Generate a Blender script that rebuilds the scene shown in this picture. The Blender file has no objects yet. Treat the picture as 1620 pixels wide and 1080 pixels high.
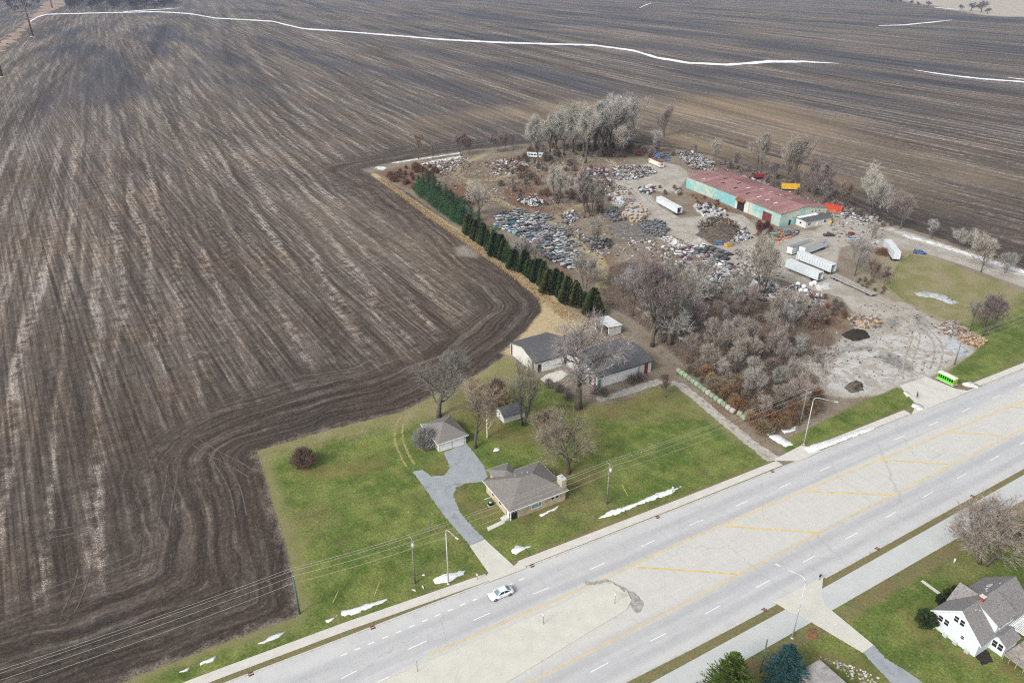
import bpy, bmesh, math, random
import numpy as np
from mathutils import Vector, Matrix, noise as mnoise
from mathutils.geometry import tessellate_polygon
R = math.radians
scene = bpy.context.scene
COL = scene.collection

# ------------------------------------------------------------------ camera, sky, sun, exposure
CAM_H, FOC, PITCH, HEAD = 102.0, 1170.0, math.atan(600.0 / 1170.0), R(60.351)
cam = bpy.data.cameras.new('camera'); cam.sensor_width = 36; cam.lens = 36 * FOC / 1620
cam.clip_start = 1; cam.clip_end = 20000
camo = bpy.data.objects.new('camera', cam); COL.objects.link(camo)
camo.location = (0, 0, CAM_H); camo.rotation_euler = (math.pi / 2 - PITCH, 0, HEAD - math.pi / 2)
scene.camera = camo
SUN_EL, SUN_AZ = R(38), R(196)          # azimuth of the sun, counter-clockwise from +X
world = bpy.data.worlds.new('World'); scene.world = world; world.use_nodes = True
wn = world.node_tree.nodes; wn.clear()
wo = wn.new('ShaderNodeOutputWorld'); wb = wn.new('ShaderNodeBackground'); ws = wn.new('ShaderNodeTexSky')
ws.sky_type = 'NISHITA'; ws.sun_disc = False; ws.sun_elevation = SUN_EL; ws.sun_rotation = math.pi / 2 - SUN_AZ
ws.dust_density = 4.0; ws.ozone_density = 0.6; ws.air_density = 1.0; ws.altitude = 200
wh = wn.new('ShaderNodeHueSaturation'); wh.inputs['Saturation'].default_value = 0.35
wb.inputs['Strength'].default_value = 0.135
world.node_tree.links.new(ws.outputs[0], wh.inputs['Color']); world.node_tree.links.new(wh.outputs[0], wb.inputs['Color'])
world.node_tree.links.new(wb.outputs[0], wo.inputs['Surface'])
sl = bpy.data.lights.new('sun', 'SUN'); sl.energy = 1.45; sl.angle = R(18); sl.color = (1.0, 0.97, 0.93)
so = bpy.data.objects.new('sun', sl); COL.objects.link(so)
so.rotation_euler = (math.pi / 2 - SUN_EL, 0, SUN_AZ + math.pi / 2)
vs = scene.view_settings; vs.view_transform = 'Standard'; vs.look = 'None'; vs.gamma = 1; vs.exposure = 0.55
scene.cycles.use_denoising = False; scene.cycles.pixel_filter_type = 'BLACKMAN_HARRIS'; scene.cycles.filter_width = 1.15; scene.cycles.max_bounces = 6; scene.cycles.diffuse_bounces = 3
scene.cycles.glossy_bounces = 2; scene.cycles.transparent_max_bounces = 4

# survey: where a sight line from the drone meets the ground (or height z): plain world positions
_fx, _fy, _rx, _ry = math.cos(HEAD), math.sin(HEAD), math.sin(HEAD), -math.cos(HEAD)
def G(x, y, z=0.0):
    u = (x - 810) / FOC; v = (y - 540) / FOC
    up = math.sin(PITCH) + v * math.cos(PITCH); fo = math.cos(PITCH) - v * math.sin(PITCH)
    t = (CAM_H - z) / up
    return (t * (fo * _fx + u * _rx), t * (fo * _fy + u * _ry))
def GC(x0, y0, s, pts, z=0.0): return [G(x0 + a / s, y0 + b / s, z) for a, b in pts]
def hgt(bx, by, ty):
    """height of something that stands at ground pixel (bx,by) and reaches row ty"""
    X, Y = G(bx, by); fo = X * _fx + Y * _fy
    k = (540 - ty) / FOC
    return CAM_H + (k * fo * math.cos(PITCH) - fo * math.sin(PITCH)) / (math.cos(PITCH) + k * math.sin(PITCH))

# ------------------------------------------------------------------ helpers
def tag(o, label=None, cat=None, group=None, kind=None):
    if label: o['label'] = label
    if cat: o['category'] = cat
    if group: o['group'] = group
    if kind: o['kind'] = kind
    return o
def empty(name, loc=(0, 0, 0), rz=0.0, label=None, cat=None, group=None):
    o = bpy.data.objects.new(name, None); COL.objects.link(o); o.location = loc; o.rotation_euler = (0, 0, rz)
    o.empty_display_size = 0.3
    return tag(o, label, cat, group)
def link(name, me, parent=None, loc=None, rz=0.0, color=None):
    o = bpy.data.objects.new(name, me); COL.objects.link(o)
    if parent: o.parent = parent
    if loc is not None: o.location = loc
    o.rotation_euler = (0, 0, rz)
    if color: o.color = (*color, 1)
    return o
def copy_tree(o, parent=None, color=None):
    c = o.copy(); COL.objects.link(c); c.parent = parent
    if color: c.color = (*color, 1)
    for ch in o.children: copy_tree(ch, c, color)
    return c

class MB:
    def __init__(s): s.v = []; s.f = []; s.m = []; s.sm = []
    def add(s, vs, fs, m=0, smooth=False):
        b = len(s.v); s.v.extend([tuple(q) for q in vs])
        for f in fs: s.f.append(tuple(b + i for i in f)); s.m.append(m); s.sm.append(smooth)
        return s
    def box(s, c, d, m=0, rz=0.0, rx=0.0, ry=0.0):
        M = Matrix.Rotation(rz, 3, 'Z') @ Matrix.Rotation(ry, 3, 'Y') @ Matrix.Rotation(rx, 3, 'X')
        vs = []
        for z in (-.5, .5):
            for x, y in ((-.5, -.5), (.5, -.5), (.5, .5), (-.5, .5)):
                q = M @ Vector((x * d[0], y * d[1], z * d[2])); vs.append((c[0] + q.x, c[1] + q.y, c[2] + q.z))
        return s.add(vs, [(3, 2, 1, 0), (4, 5, 6, 7), (0, 1, 5, 4), (1, 2, 6, 5), (2, 3, 7, 6), (3, 0, 4, 7)], m)
    def bb(s, x0, x1, y0, y1, z0, z1, m=0): return s.box(((x0 + x1) / 2, (y0 + y1) / 2, (z0 + z1) / 2), (x1 - x0, y1 - y0, z1 - z0), m)
    def tube(s, pts, rad, n=6, m=0, cap=True, smooth=True):
        pts = [Vector(p) for p in pts]
        if not isinstance(rad, (list, tuple)): rad = [rad] * len(pts)
        vs = []; fs = []; prev = None
        for i, p in enumerate(pts):
            d = (pts[min(i + 1, len(pts) - 1)] - pts[max(i - 1, 0)])
            d = d.normalized() if d.length > 1e-9 else Vector((0, 0, 1))
            a = prev if prev is not None else (Vector((1, 0, 0)) if abs(d.x) < .9 else Vector((0, 1, 0)))
            u = (a - d * a.dot(d)); u = u.normalized() if u.length > 1e-6 else d.orthogonal().normalized()
            prev = u; w = d.cross(u)
            for k in range(n):
                t = 2 * math.pi * k / n; vs.append(p + (u * math.cos(t) + w * math.sin(t)) * rad[i])
        for i in range(len(pts) - 1):
            for k in range(n):
                a = i * n + k; b = i * n + (k + 1) % n; fs.append((a, b, b + n, a + n))
        if cap: fs.append(tuple(range(n - 1, -1, -1))); fs.append(tuple((len(pts) - 1) * n + k for k in range(n)))
        return s.add(vs, fs, m, smooth)
    def loft(s, secs, m=0, smooth=False, cap=True):
        n = len(secs[0]); vs = [q for c in secs for q in c]; fs = []
        for i in range(len(secs) - 1):
            for k in range(n):
                a = i * n + k; b = i * n + (k + 1) % n; fs.append((a, b, b + n, a + n))
        if cap: fs.append(tuple(range(n - 1, -1, -1))); fs.append(tuple((len(secs) - 1) * n + k for k in range(n)))
        return s.add(vs, fs, m, smooth)
    def slab(s, quad, t, m=0):
        """a thick sheet: quad of 3D points (top side), thickness t straight down"""
        n = len(quad); lo = [(x, y, z - t) for x, y, z in quad]
        fs = [tuple(range(n)), tuple(range(2 * n - 1, n - 1, -1))]
        fs += [(n + i, n + (i + 1) % n, (i + 1) % n, i) for i in range(n)]
        return s.add(list(quad) + lo, fs, m)
    def mesh(s, name, mats):
        me = bpy.data.meshes.new(name); me.from_pydata(s.v, [], s.f)
        for mt in (mats if isinstance(mats, (list, tuple)) else [mats]): me.materials.append(mt)
        me.polygons.foreach_set('material_index', s.m); me.polygons.foreach_set('use_smooth', s.sm)
        me.update(); return me
    def build(s, name, mats, parent=None, loc=None, rz=0.0, color=None, fixn=True):
        me = s.mesh(name, mats)
        if fixn:
            bm = bmesh.new(); bm.from_mesh(me); bmesh.ops.recalc_face_normals(bm, faces=bm.faces); bm.to_mesh(me); bm.free()
        return link(name, me, parent, loc, rz, color)

# ------------------------------------------------------------------ materials
class NB:
    def __init__(s, name):
        s.mat = bpy.data.materials.new(name); s.mat.use_nodes = True; s.nt = s.mat.node_tree; s.nt.nodes.clear()
        s.out = s.nt.nodes.new('ShaderNodeOutputMaterial'); s.bsdf = s.nt.nodes.new('ShaderNodeBsdfPrincipled')
        s.nt.links.new(s.bsdf.outputs[0], s.out.inputs['Surface'])
    def put(s, sock, v):
        if isinstance(v, bpy.types.NodeSocket): s.nt.links.new(v, sock)
        elif v is not None:
            if hasattr(sock.default_value, '__len__') and not hasattr(v, '__len__'): v = (v,) * len(sock.default_value)
            if hasattr(v, '__len__') and len(v) == 3 and len(sock.default_value) == 4: v = (*v, 1)
            sock.default_value = v
    def node(s, t, **k):
        n = s.nt.nodes.new(t)
        for a, v in k.items(): setattr(n, a, v)
        return n
    def pos(s): return s.node('ShaderNodeNewGeometry').outputs['Position']
    def obj(s): return s.node('ShaderNodeTexCoord').outputs['Object']
    def nrm(s): return s.sep(s.node('ShaderNodeNewGeometry').outputs['Normal'])[2]
    def ocol(s): return s.node('ShaderNodeObjectInfo').outputs['Color']
    def ornd(s): return s.node('ShaderNodeObjectInfo').outputs['Random']
    def attr(s, n): return s.node('ShaderNodeAttribute', attribute_name=n).outputs['Fac']
    def sep(s, v):
        n = s.node('ShaderNodeSeparateXYZ'); s.put(n.inputs[0], v); return n.outputs
    def comb(s, x, y, z=0.0):
        n = s.node('ShaderNodeCombineXYZ'); s.put(n.inputs[0], x); s.put(n.inputs[1], y); s.put(n.inputs[2], z); return n.outputs[0]
    def m(s, op, a, b=None, c=None):
        n = s.node('ShaderNodeMath', operation=op); s.put(n.inputs[0], a)
        if b is not None: s.put(n.inputs[1], b)
        if c is not None: s.put(n.inputs[2], c)
        return n.outputs[0]
    def noise(s, vec, scale, detail=4, rough=.55, dist=0.0):
        n = s.node('ShaderNodeTexNoise'); s.put(n.inputs['Vector'], vec); n.inputs['Scale'].default_value = scale
        n.inputs['Detail'].default_value = detail; n.inputs['Roughness'].default_value = rough; n.inputs['Distortion'].default_value = dist
        return n.outputs['Fac']
    def voro(s, vec, scale, out='Distance', feature='F1'):
        n = s.node('ShaderNodeTexVoronoi', feature=feature); s.put(n.inputs['Vector'], vec); n.inputs['Scale'].default_value = scale
        return n.outputs[out]
    def ss(s, x, a, b, lo=0.0, hi=1.0):
        n = s.node('ShaderNodeMapRange', interpolation_type='SMOOTHSTEP'); s.put(n.inputs[0], x)
        for i, v in enumerate((a, b, lo, hi)): s.put(n.inputs[1 + i], v)
        return n.outputs[0]
    def mix(s, f, a, b, blend='MIX'):
        n = s.node('ShaderNodeMix', data_type='RGBA', blend_type=blend); s.put(n.inputs[0], f); s.put(n.inputs[6], a); s.put(n.inputs[7], b)
        return n.outputs[2]
    def mixf(s, f, a, b):
        n = s.node('ShaderNodeMix', data_type='FLOAT'); s.put(n.inputs[0], f); s.put(n.inputs[2], a); s.put(n.inputs[3], b)
        return n.outputs[0]
    def scale(s, c, k):
        n = s.node('ShaderNodeVectorMath', operation='SCALE'); s.put(n.inputs[0], c); s.put(n.inputs['Scale'], k); return n.outputs[0]
    def bump(s, h, dist=.1, strength=1.0):
        n = s.node('ShaderNodeBump'); s.put(n.inputs['Height'], h); n.inputs['Distance'].default_value = dist; n.inputs['Strength'].default_value = strength
        s.nt.links.new(n.outputs[0], s.bsdf.inputs['Normal'])
    def done(s, col, rough=.85, metal=0.0, spec=.3):
        s.put(s.bsdf.inputs['Base Color'], col); s.put(s.bsdf.inputs['Roughness'], rough); s.put(s.bsdf.inputs['Metallic'], metal)
        s.bsdf.inputs['Specular IOR Level'].default_value = spec
        return s.mat

def surf(name, c, var=.25, scale=1.2, rough=.8, metal=0.0, dirt=None, dirt_amt=.5, spec=.3, use_color=False, frost=0.0, bump=0.0):
    """general worn surface: colour, uneven tone, blotchy dirt, optional snow dusting on upward faces"""
    b = NB(name); p = b.pos()
    base = b.ocol() if use_color else c
    n = b.noise(p, scale, 5, .6); k = b.ss(n, .25, .75, 1 - var, 1 + var)
    col = b.scale(base, k)
    fine = b.noise(p, scale * 9, 3, .6); col = b.scale(col, b.ss(fine, .2, .8, 1 - var * .5, 1 + var * .5))
    if dirt is not None:
        dn = b.noise(p, scale * .55, 6, .65, .6); col = b.mix(b.ss(dn, 1 - dirt_amt, 1.18 - dirt_amt), col, dirt)
    if frost:
        fn = b.noise(p, 1.6, 5, .65)
        f = b.m('MULTIPLY', b.ss(b.nrm(), .45, .9), b.ss(fn, .62 - frost * .35, .78 - frost * .35))
        col = b.mix(b.m('MULTIPLY', f, .85), col, (.48, .49, .50))
    if bump: b.bump(b.noise(p, scale * 14, 4, .7), bump)
    return b.done(col, rough, metal, spec)

M = {}
M['white_wall'] = surf('white_wall', (.58, .58, .555), .08, .7, .7, dirt=(.42, .40, .36), dirt_amt=.42)
M['white_siding'] = surf('white_siding', (.60, .655, .69), .05, .5, .6, dirt=(.50, .54, .57), dirt_amt=.4)
M['white_trim'] = surf('white_trim', (.76, .77, .77), .06, 1, .6)
M['red_trim'] = surf('red_trim', (.17, .045, .04), .2, 1, .7)
M['glass'] = surf('glass', (.018, .022, .028), .3, .6, .08, spec=.6)
M['glass_teal'] = surf('glass_teal', (.16, .26, .28), .3, .8, .1, spec=.6)
M['dark'] = surf('dark', (.02, .02, .021), .3, 2, .8)
M['tyre'] = surf('tyre', (.018, .018, .018), .2, 3, .9)
M['rim'] = surf('rim', (.3, .3, .31), .15, 3, .4, .6)
M['steel'] = surf('steel', (.40, .41, .42), .15, 1.5, .5, .3)
M['galv'] = surf('galv', (.52, .54, .55), .12, 1.2, .55, .2)
M['wood_pole'] = surf('wood_pole', (.20, .175, .15), .3, 1.5, .9)
M['wood_green'] = surf('wood_green', (.10, .15, .13), .3, 1.5, .9)
M['wood_tan'] = surf('wood_tan', (.42, .30, .18), .3, 2, .9)
M['crate'] = surf('crate', (.38, .28, .17), .35, 1.5, .9, frost=.95)
M['pallet_dark'] = surf('pallet_dark', (.10, .10, .105), .4, 1.5, .9, frost=.55)
M['wire'] = surf('wire', (.42, .41, .37), .1, .2, .6)
M['rust'] = surf('rust', (.20, .075, .035), .4, 1.4, .9)
M['weather_steel'] = surf('weather_steel', (.16, .075, .05), .3, .3, .9)
M['shingle'] = surf('shingle', (.20, .185, .17), .16, 3.2, .95, dirt=(.13, .12, .11), dirt_amt=.45, bump=.02)
M['shingle_dark'] = surf('shingle_dark', (.105, .105, .11), .22, 1.6, .95, dirt=(.17, .165, .16), dirt_amt=.42, bump=.02)
M['shingle_grey'] = surf('shingle_grey', (.225, .215, .21), .35, 4.2, .95, dirt=(.15, .14, .138), dirt_amt=.45, bump=.02)
M['brick_red'] = surf('brick_red', (.25, .06, .04), .25, 5, .9)
M['concrete'] = surf('concrete', (.56, .54, .49), .07, .5, .9, dirt=(.46, .44, .40), dirt_amt=.42)
M['concrete_warm'] = surf('concrete_warm', (.56, .545, .48), .06, .4, .9, dirt=(.48, .46, .40), dirt_amt=.42)
M['pale_path'] = surf('pale_path', (.49, .505, .49), .05, .25, .8, dirt=(.43, .445, .43), dirt_amt=.42)
M['kerb'] = surf('kerb', (.50, .49, .45), .1, .8, .9, dirt=(.34, .32, .28), dirt_amt=.42)
M['yellow_paint'] = surf('yellow_paint', (.62, .47, .18), .15, .6, .8, dirt=(.55, .50, .38), dirt_amt=.45)
M['white_paint'] = surf('white_paint', (.74, .75, .74), .08, 1, .8)
M['blacktop'] = surf('blacktop', (.30, .325, .34), .1, .5, .9, dirt=(.22, .24, .255), dirt_amt=.48, bump=.01)
M['snow'] = surf('snow', (.84, .86, .88), .06, 1.8, .7, dirt=(.5, .48, .43), dirt_amt=.42, bump=.1)
M['dirty_snow'] = surf('dirty_snow', (.62, .62, .6), .15, .8, .8, dirt=(.36, .33, .28), dirt_amt=.48, bump=.08)
M['black_soil'] = surf('black_soil', (.035, .028, .022), .4, 1.2, .95, bump=.15)
M['brown_soil'] = surf('brown_soil', (.13, .105, .08), .4, .9, .95, dirt=(.05, .042, .034), dirt_amt=.52, bump=.18)
M['mulch'] = surf('mulch', (.22, .115, .06), .35, 1.8, .95, bump=.05)
M['patch_asphalt'] = surf('patch_asphalt', (.34, .33, .30), .3, 1.4, .95, dirt=(.20, .19, .17), dirt_amt=.5)
M['paint'] = surf('paint', None, .18, 1.2, .45, use_color=True, spec=.5)
M['junk_paint'] = surf('junk_paint', None, .35, 1.3, .7, use_color=True, frost=.38, dirt=(.10, .075, .06), dirt_amt=.40)
M['junk_dark'] = surf('junk_dark', (.05, .048, .046), .4, 1.3, .8, frost=.35)
M['hi_white'] = surf('hi_white', (.74, .76, .78), .03, 1, .3, spec=.5)
M['trailer_white'] = surf('trailer_white', (.58, .64, .67), .04, .25, .5, dirt=(.50, .545, .56), dirt_amt=.46)
M['trailer_roof'] = surf('trailer_roof', (.62, .635, .63), .08, .5, .6, dirt=(.48, .47, .44), dirt_amt=.46)
M['trailer_tan'] = surf('trailer_tan', (.33, .30, .26), .2, .7, .8)
M['plank'] = surf('plank', (.33, .30, .26), .3, 1.4, .9)
M['bark'] = surf('bark', (.105, .09, .075), .35, 2.2, .95, bump=.03)
M['bark_pale'] = surf('bark_pale', (.52, .46, .37), .25, 2.2, .9)
def twig(name, var):
    b = NB(name); p = b.pos(); n = b.noise(p, .55, 4, .6)
    c = b.scale(b.ocol(), b.ss(n, .25, .75, 1 - var, 1 + var)); return b.done(c, .95, 0, .1)
M['twig'] = twig('twig', .28)
def leafy(name):
    b = NB(name); p = b.pos(); n = b.noise(p, .8, 4, .6); f = b.noise(p, 7, 2, .6)
    c = b.scale(b.ocol(), b.ss(n, .25, .75, .6, 1.4)); c = b.scale(c, b.ss(f, .2, .8, .7, 1.35)); return b.done(c, .9, 0, .15)
M['leaf'] = leafy('leaf')
def teal_wall():
    b = NB('teal_wall'); p = b.pos(); n = b.noise(p, .09, 5, .6, .5)
    c = b.mix(b.ss(n, .46, .62), (.20, .44, .45), (.46, .50, .39)); v = b.noise(p, .8, 5, .7)
    c = b.mix(b.ss(v, .5, .75), c, (.5, .53, .47));
    return b.done(c, .7)
M['teal'] = teal_wall()
def red_roof():
    b = NB('red_metal'); p = b.pos(); n = b.noise(p, .12, 6, .65); c = b.mix(b.ss(n, .35, .7), (.36, .205, .20), (.28, .155, .15))
    f = b.noise(p, 2.2, 5, .7); c = b.mix(b.ss(f, .58, .8), c, (.45, .33, .31)); c = b.scale(c, b.ss(b.ornd(), 0, 1, .86, 1.14)); return b.done(c, .6)
M['red_metal'] = red_roof()
def brick_wall():
    b = NB('tan_brick'); o = b.obj(); xs = b.sep(o)
    v = b.comb(b.m('ADD', xs[0], xs[1]), xs[2])
    t = b.node('ShaderNodeTexBrick'); b.put(t.inputs['Vector'], v); t.inputs['Scale'].default_value = 1
    t.inputs['Brick Width'].default_value = .22; t.inputs['Row Height'].default_value = .075; t.inputs['Mortar Size'].default_value = .008
    b.put(t.inputs['Color1'], (.40, .31, .20)); b.put(t.inputs['Color2'], (.50, .41, .28)); b.put(t.inputs['Mortar'], (.42, .38, .32))
    n = b.noise(b.pos(), .9, 4); return b.done(b.scale(t.outputs[0], b.ss(n, .3, .7, .82, 1.15)), .9)
M['brick'] = brick_wall()
def road_mat():
    b = NB('road_concrete'); p = b.pos(); x = b.sep(p)
    # lanes worn darker along the wheel paths, slab joints across, tar and dusting
    w = b.noise(b.comb(b.m('MULTIPLY', x[0], .03), b.m('MULTIPLY', x[1], .55)), 1.0, 4, .55)
    c = b.mix(b.ss(w, .35, .68), (.455, .458, .455), (.505, .507, .50))
    wear = None
    for c0, k0 in ((82.5, -.022), (86.5, -.020), (66.7, .007), (62.9, .004)):
        u = b.m('ABSOLUTE', b.m('SUBTRACT', x[1], b.m('ADD', c0 - 50 * k0, b.m('MULTIPLY', x[0], k0)))); q = b.ss(u, 1.5, .2); wear = q if wear is None else b.m('MAXIMUM', wear, q)
    wn_ = b.noise(b.comb(b.m('MULTIPLY', x[0], .045), b.m('MULTIPLY', x[1], .25)), 1.0, 4, .6)
    c = b.mix(b.m('MULTIPLY', wear, b.ss(wn_, .3, .65, .35, .9)), c, (.405, .408, .408))
    edge = b.ss(b.m('ABSOLUTE', b.m('SUBTRACT', x[1], 75.0)), 5.0, 6.2)
    c = b.mix(b.m('SUBTRACT', 1.0, edge), c, (.535, .525, .485))
    g1 = b.noise(b.comb(b.m('MULTIPLY', x[0], .15), b.m('MULTIPLY', x[1], 1.3)), 1.0, 6, .7); c = b.scale(c, b.ss(g1, .25, .75, .96, 1.04))
    tr = b.noise(b.comb(b.m('MULTIPLY', x[0], 1.1), b.m('MULTIPLY', x[1], .5)), .8, 4, .6); c = b.scale(c, b.ss(tr, .3, .75, .965, 1.03))
    j = b.m('PINGPONG', x[0], 2.3); c = b.mix(b.m('MULTIPLY', b.ss(j, .06, .0), .35), c, (.3, .29, .27))
    f = b.noise(p, 6, 4, .7); c = b.scale(c, b.ss(f, .2, .8, .97, 1.03))
    cr = b.node('ShaderNodeTexVoronoi', feature='DISTANCE_TO_EDGE'); b.put(cr.inputs['Vector'], b.comb(b.m('ADD', x[0], b.m('MULTIPLY', b.noise(p, .5, 3, .6), 3.0)), b.m('ADD', x[1], b.m('MULTIPLY', b.noise(p, .4, 3, .6), 3.0)))); cr.inputs['Scale'].default_value = .055
    c = b.mix(b.m('MULTIPLY', b.ss(cr.outputs[0], .005, .001), .3), c, (.25, .25, .25))
    ol = b.noise(p, .16, 5, .7); c = b.mix(b.m('MULTIPLY', b.ss(ol, .60, .75), .18), c, (.36, .36, .36))
    d = b.ss(b.m('ABSOLUTE', b.m('SUBTRACT', x[1], 74.8)), 11.4, 14.2)
    dn = b.noise(p, .25, 5, .6); c = b.mix(b.m('MULTIPLY', d, b.ss(dn, .3, .6)), c, (.52, .525, .51))
    return b.done(c, .85)
M['road'] = road_mat()

def ground_mat():
    b = NB('ground'); p = b.pos(); xyz = b.sep(p); X, Y = xyz[0], xyz[1]
    d_edge = b.attr('d_edge')
    big = b.noise(p, .012, 3, .5); wob = b.noise(p, .035, 3, .5)
    # ---- ploughed field: rows run away from the road, headland rows follow the edges
    ws = b.m('ADD', b.m('SUBTRACT', X, b.m('MULTIPLY', Y, .05)), b.m('MULTIPLY', b.m('SUBTRACT', wob, .5), 4.0))
    spk = b.noise(p, 3.4, 3, .8); clod = b.noise(p, 1.5, 4, .75); mot = b.noise(p, .3, 5, .7)
    lowY = b.ss(Y, 270.0, 130.0, 0.0, -.045)
    def tilth(r, r_s, al, bias, seed, bands):
        # residue left in passes about nine metres apart, ragged along their length
        ph = b.noise(b.comb(b.m('MULTIPLY', r_s, .02), b.m('MULTIPLY', al, .006), seed), 1.0, 2, .5)
        sn_ = b.m('SINE', b.m('ADD', b.m('MULTIPLY', r_s, 2 * math.pi / 9.4), b.m('MULTIPLY', ph, 9.0)))
        amp = b.noise(b.comb(b.m('MULTIPLY', r_s, .055), b.m('MULTIPLY', al, .009), seed + 4), 1.0, 4, .6)
        band = b.m('MULTIPLY', b.m('MULTIPLY', b.ss(sn_, -.2, 1.0), b.ss(amp, .38, .64)), b.ss(mot, .32, .58))
        st = b.noise(b.comb(b.m('MULTIPLY', r_s, .42), b.m('MULTIPLY', al, .006), seed), 1.0, 4, .6)
        s2 = b.noise(b.comb(b.m('MULTIPLY', r, 1.0), b.m('MULTIPLY', al, .012 + .05 * (bands < 1)), seed), 1.0, 4, .65)
        fiber = b.noise(b.comb(b.m('MULTIPLY', r, 3.2), b.m('MULTIPLY', al, 1.1), seed), 1.0, 3, .75)
        dens = b.m('ADD', b.m('MULTIPLY', band, .13 * bands), b.m('MULTIPLY', st, .42)); dens = b.m('ADD', dens, b.m('MULTIPLY', s2, .24))
        dens = b.m('ADD', dens, b.m('MULTIPLY', mot, .30)); dens = b.m('ADD', b.m('ADD', dens, b.m('MULTIPLY', b.m('SUBTRACT', big, .5), .10)), bias)
        dens = b.m('ADD', dens, lowY)
        c = b.mix(b.ss(dens, .36, .66), (.056, .045, .037), (.170, .143, .120))
        c = b.mix(b.m('MULTIPLY', b.ss(fiber, .48, .75), .45), c, (.175, .153, .135))
        c = b.scale(c, b.ss(s2, .32, .68, .74, 1.22))
        thr = b.ss(dens, .36, .68, .71, .47)
        c = b.mix(b.ss(b.m('SUBTRACT', spk, thr), 0, .08), c, (.50, .46, .415))
        row = b.m('SINE', b.m('MULTIPLY', r, 2 * math.pi / 1.52)); return b.scale(c, b.m('ADD', 1.0, b.m('MULTIPLY', row, .10)))
    hn = b.noise(p, .02, 4, .6); hw = b.m('ADD', d_edge, b.m('MULTIPLY', b.m('SUBTRACT', hn, .5), 60.0))
    head = b.ss(hw, 34.0, 18.0)
    dw = b.m('ADD', d_edge, b.m('MULTIPLY', b.m('SUBTRACT', wob, .5), 9.0))
    body = tilth(b.m('ADD', X, b.m('MULTIPLY', Y, .066)), ws, Y, .022, 1.7, 1.0)
    hd = tilth(dw, dw, b.m('SUBTRACT', X, Y), -.045, 7.3, .4)
    near = b.scale(b.mix(head, body, hd), b.ss(clod, .25, .75, .66, 1.34))
    brn = b.noise(p, .02, 4, .6); near = b.mix(b.m('MULTIPLY', b.ss(brn, .42, .65), .35), near, b.scale(near, 1.0)); near = b.mix(b.m('MULTIPLY', b.ss(brn, .42, .65), .5), near, b.mix(1.0, near, (1.12, .96, .80), 'MULTIPLY'))
    # broad tints of soil and residue, dark bluish bands growing with distance
    bt = b.noise(b.comb(b.m('MULTIPLY', X, .009), b.m('MULTIPLY', Y, .0028), 3.1), 1.0, 4, .55)
    near = b.mix(b.m('MULTIPLY', b.ss(bt, .54, .74), .35), near, (.20, .165, .12))
    bd = b.noise(b.comb(b.m('MULTIPLY', X, .016), b.m('MULTIPLY', Y, .0022), 9.4), 1.0, 4, .55)
    dist = b.ss(b.m('ADD', Y, b.m('MULTIPLY', X, .55)), 380.0, 900.0)
    near = b.mix(b.m('MULTIPLY', dist, .25), near, (.13, .115, .10))
    near = b.mix(b.m('MULTIPLY', b.ss(bd, .46, .66), b.m('MULTIPLY', dist, .8)), near, (.055, .056, .068))
    st3 = b.noise(b.comb(b.m('MULTIPLY', b.m('SUBTRACT', X, b.m('MULTIPLY', Y, .14)), .05), b.m('MULTIPLY', Y, .0015), 5.0), 1.0, 5, .65)
    near = b.scale(near, b.ss(b.m('MULTIPLY', st3, 1.0), .3, .7, b.mixf(dist, .92, .68), b.mixf(dist, 1.08, 1.36)))
    pale = b.ss(b.attr('d_pale'), -1, 3); near = b.mix(b.m('MULTIPLY', pale, b.ss(spk, .40, .60)), near, (.40, .37, .32))
    tanf = b.ss(b.m('ADD', b.attr('d_tanfield'), b.m('MULTIPLY', b.m('SUBTRACT', big, .5), 60.0)), -25, 25); near = b.mix(b.m('MULTIPLY', tanf, .62), near, b.scale((.30, .225, .14), b.ss(st3, .3, .7, .6, 1.3)))
    res = b.ss(b.m('ADD', d_edge, b.m('MULTIPLY', b.m('SUBTRACT', b.noise(p, .22, 5, .75), .5), 11.0)), 2.2, -1.0)
    near = b.mix(b.m('MULTIPLY', b.m('MULTIPLY', res, .7), b.ss(b.noise(p, 2.8, 4, .75), .35, .62)), near, (.36, .305, .24))
    col = near
    n1 = b.noise(p, .55, 5, .65); n2 = b.noise(p, .13, 4, .6); n3 = b.noise(p, 2.4, 4, .7); n4 = b.noise(p, .045, 4, .55)
    def mask(a, amp, w): return b.ss(b.m('ADD', b.attr(a), b.m('MULTIPLY', b.m('SUBTRACT', b.m('ADD', b.m('MULTIPLY', n1, .6), b.m('MULTIPLY', n3, .4)), .5), amp)), -w, w)
    # ---- salvage yard: dead weeds, mud, leaf litter
    yard = b.mix(b.ss(n2, .36, .62), (.205, .165, .12), (.25, .215, .165))
    yard = b.mix(b.m('MULTIPLY', b.ss(n4, .54, .68), .6), yard, (.19, .11, .07))
    yard = b.mix(b.ss(n1, .54, .72), yard, (.115, .095, .08)); yard = b.scale(yard, b.ss(n3, .25, .75, .68, 1.35))
    yard = b.mix(b.m('MULTIPLY', b.ss(b.noise(p, .9, 5, .75), .64, .70), b.ss(n2, .5, .6)), yard, (.6, .6, .58))
    col = b.mix(mask('d_yard', 3.0, .5), col, yard)
    weed = b.mix(b.ss(n3, .3, .7), (.20, .10, .06), (.15, .095, .065))
    col = b.mix(b.m('MULTIPLY', mask('d_weed', 14.0, 2.5), .75), col, weed)
    wood = b.mix(b.ss(n1, .3, .7), (.13, .10, .08), (.20, .15, .11)); wood = b.scale(wood, b.ss(n3, .25, .75, .65, 1.3))
    col = b.mix(mask('d_wood', 6.0, 1.0), col, wood)
    # ---- dry grass
    tan = b.mix(b.ss(n1, .3, .7), (.40, .30, .16), (.46, .39, .25)); tan = b.scale(tan, b.ss(n3, .25, .75, .72, 1.25))
    col = b.mix(mask('d_tan', 3.6, .8), col, tan)
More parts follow.
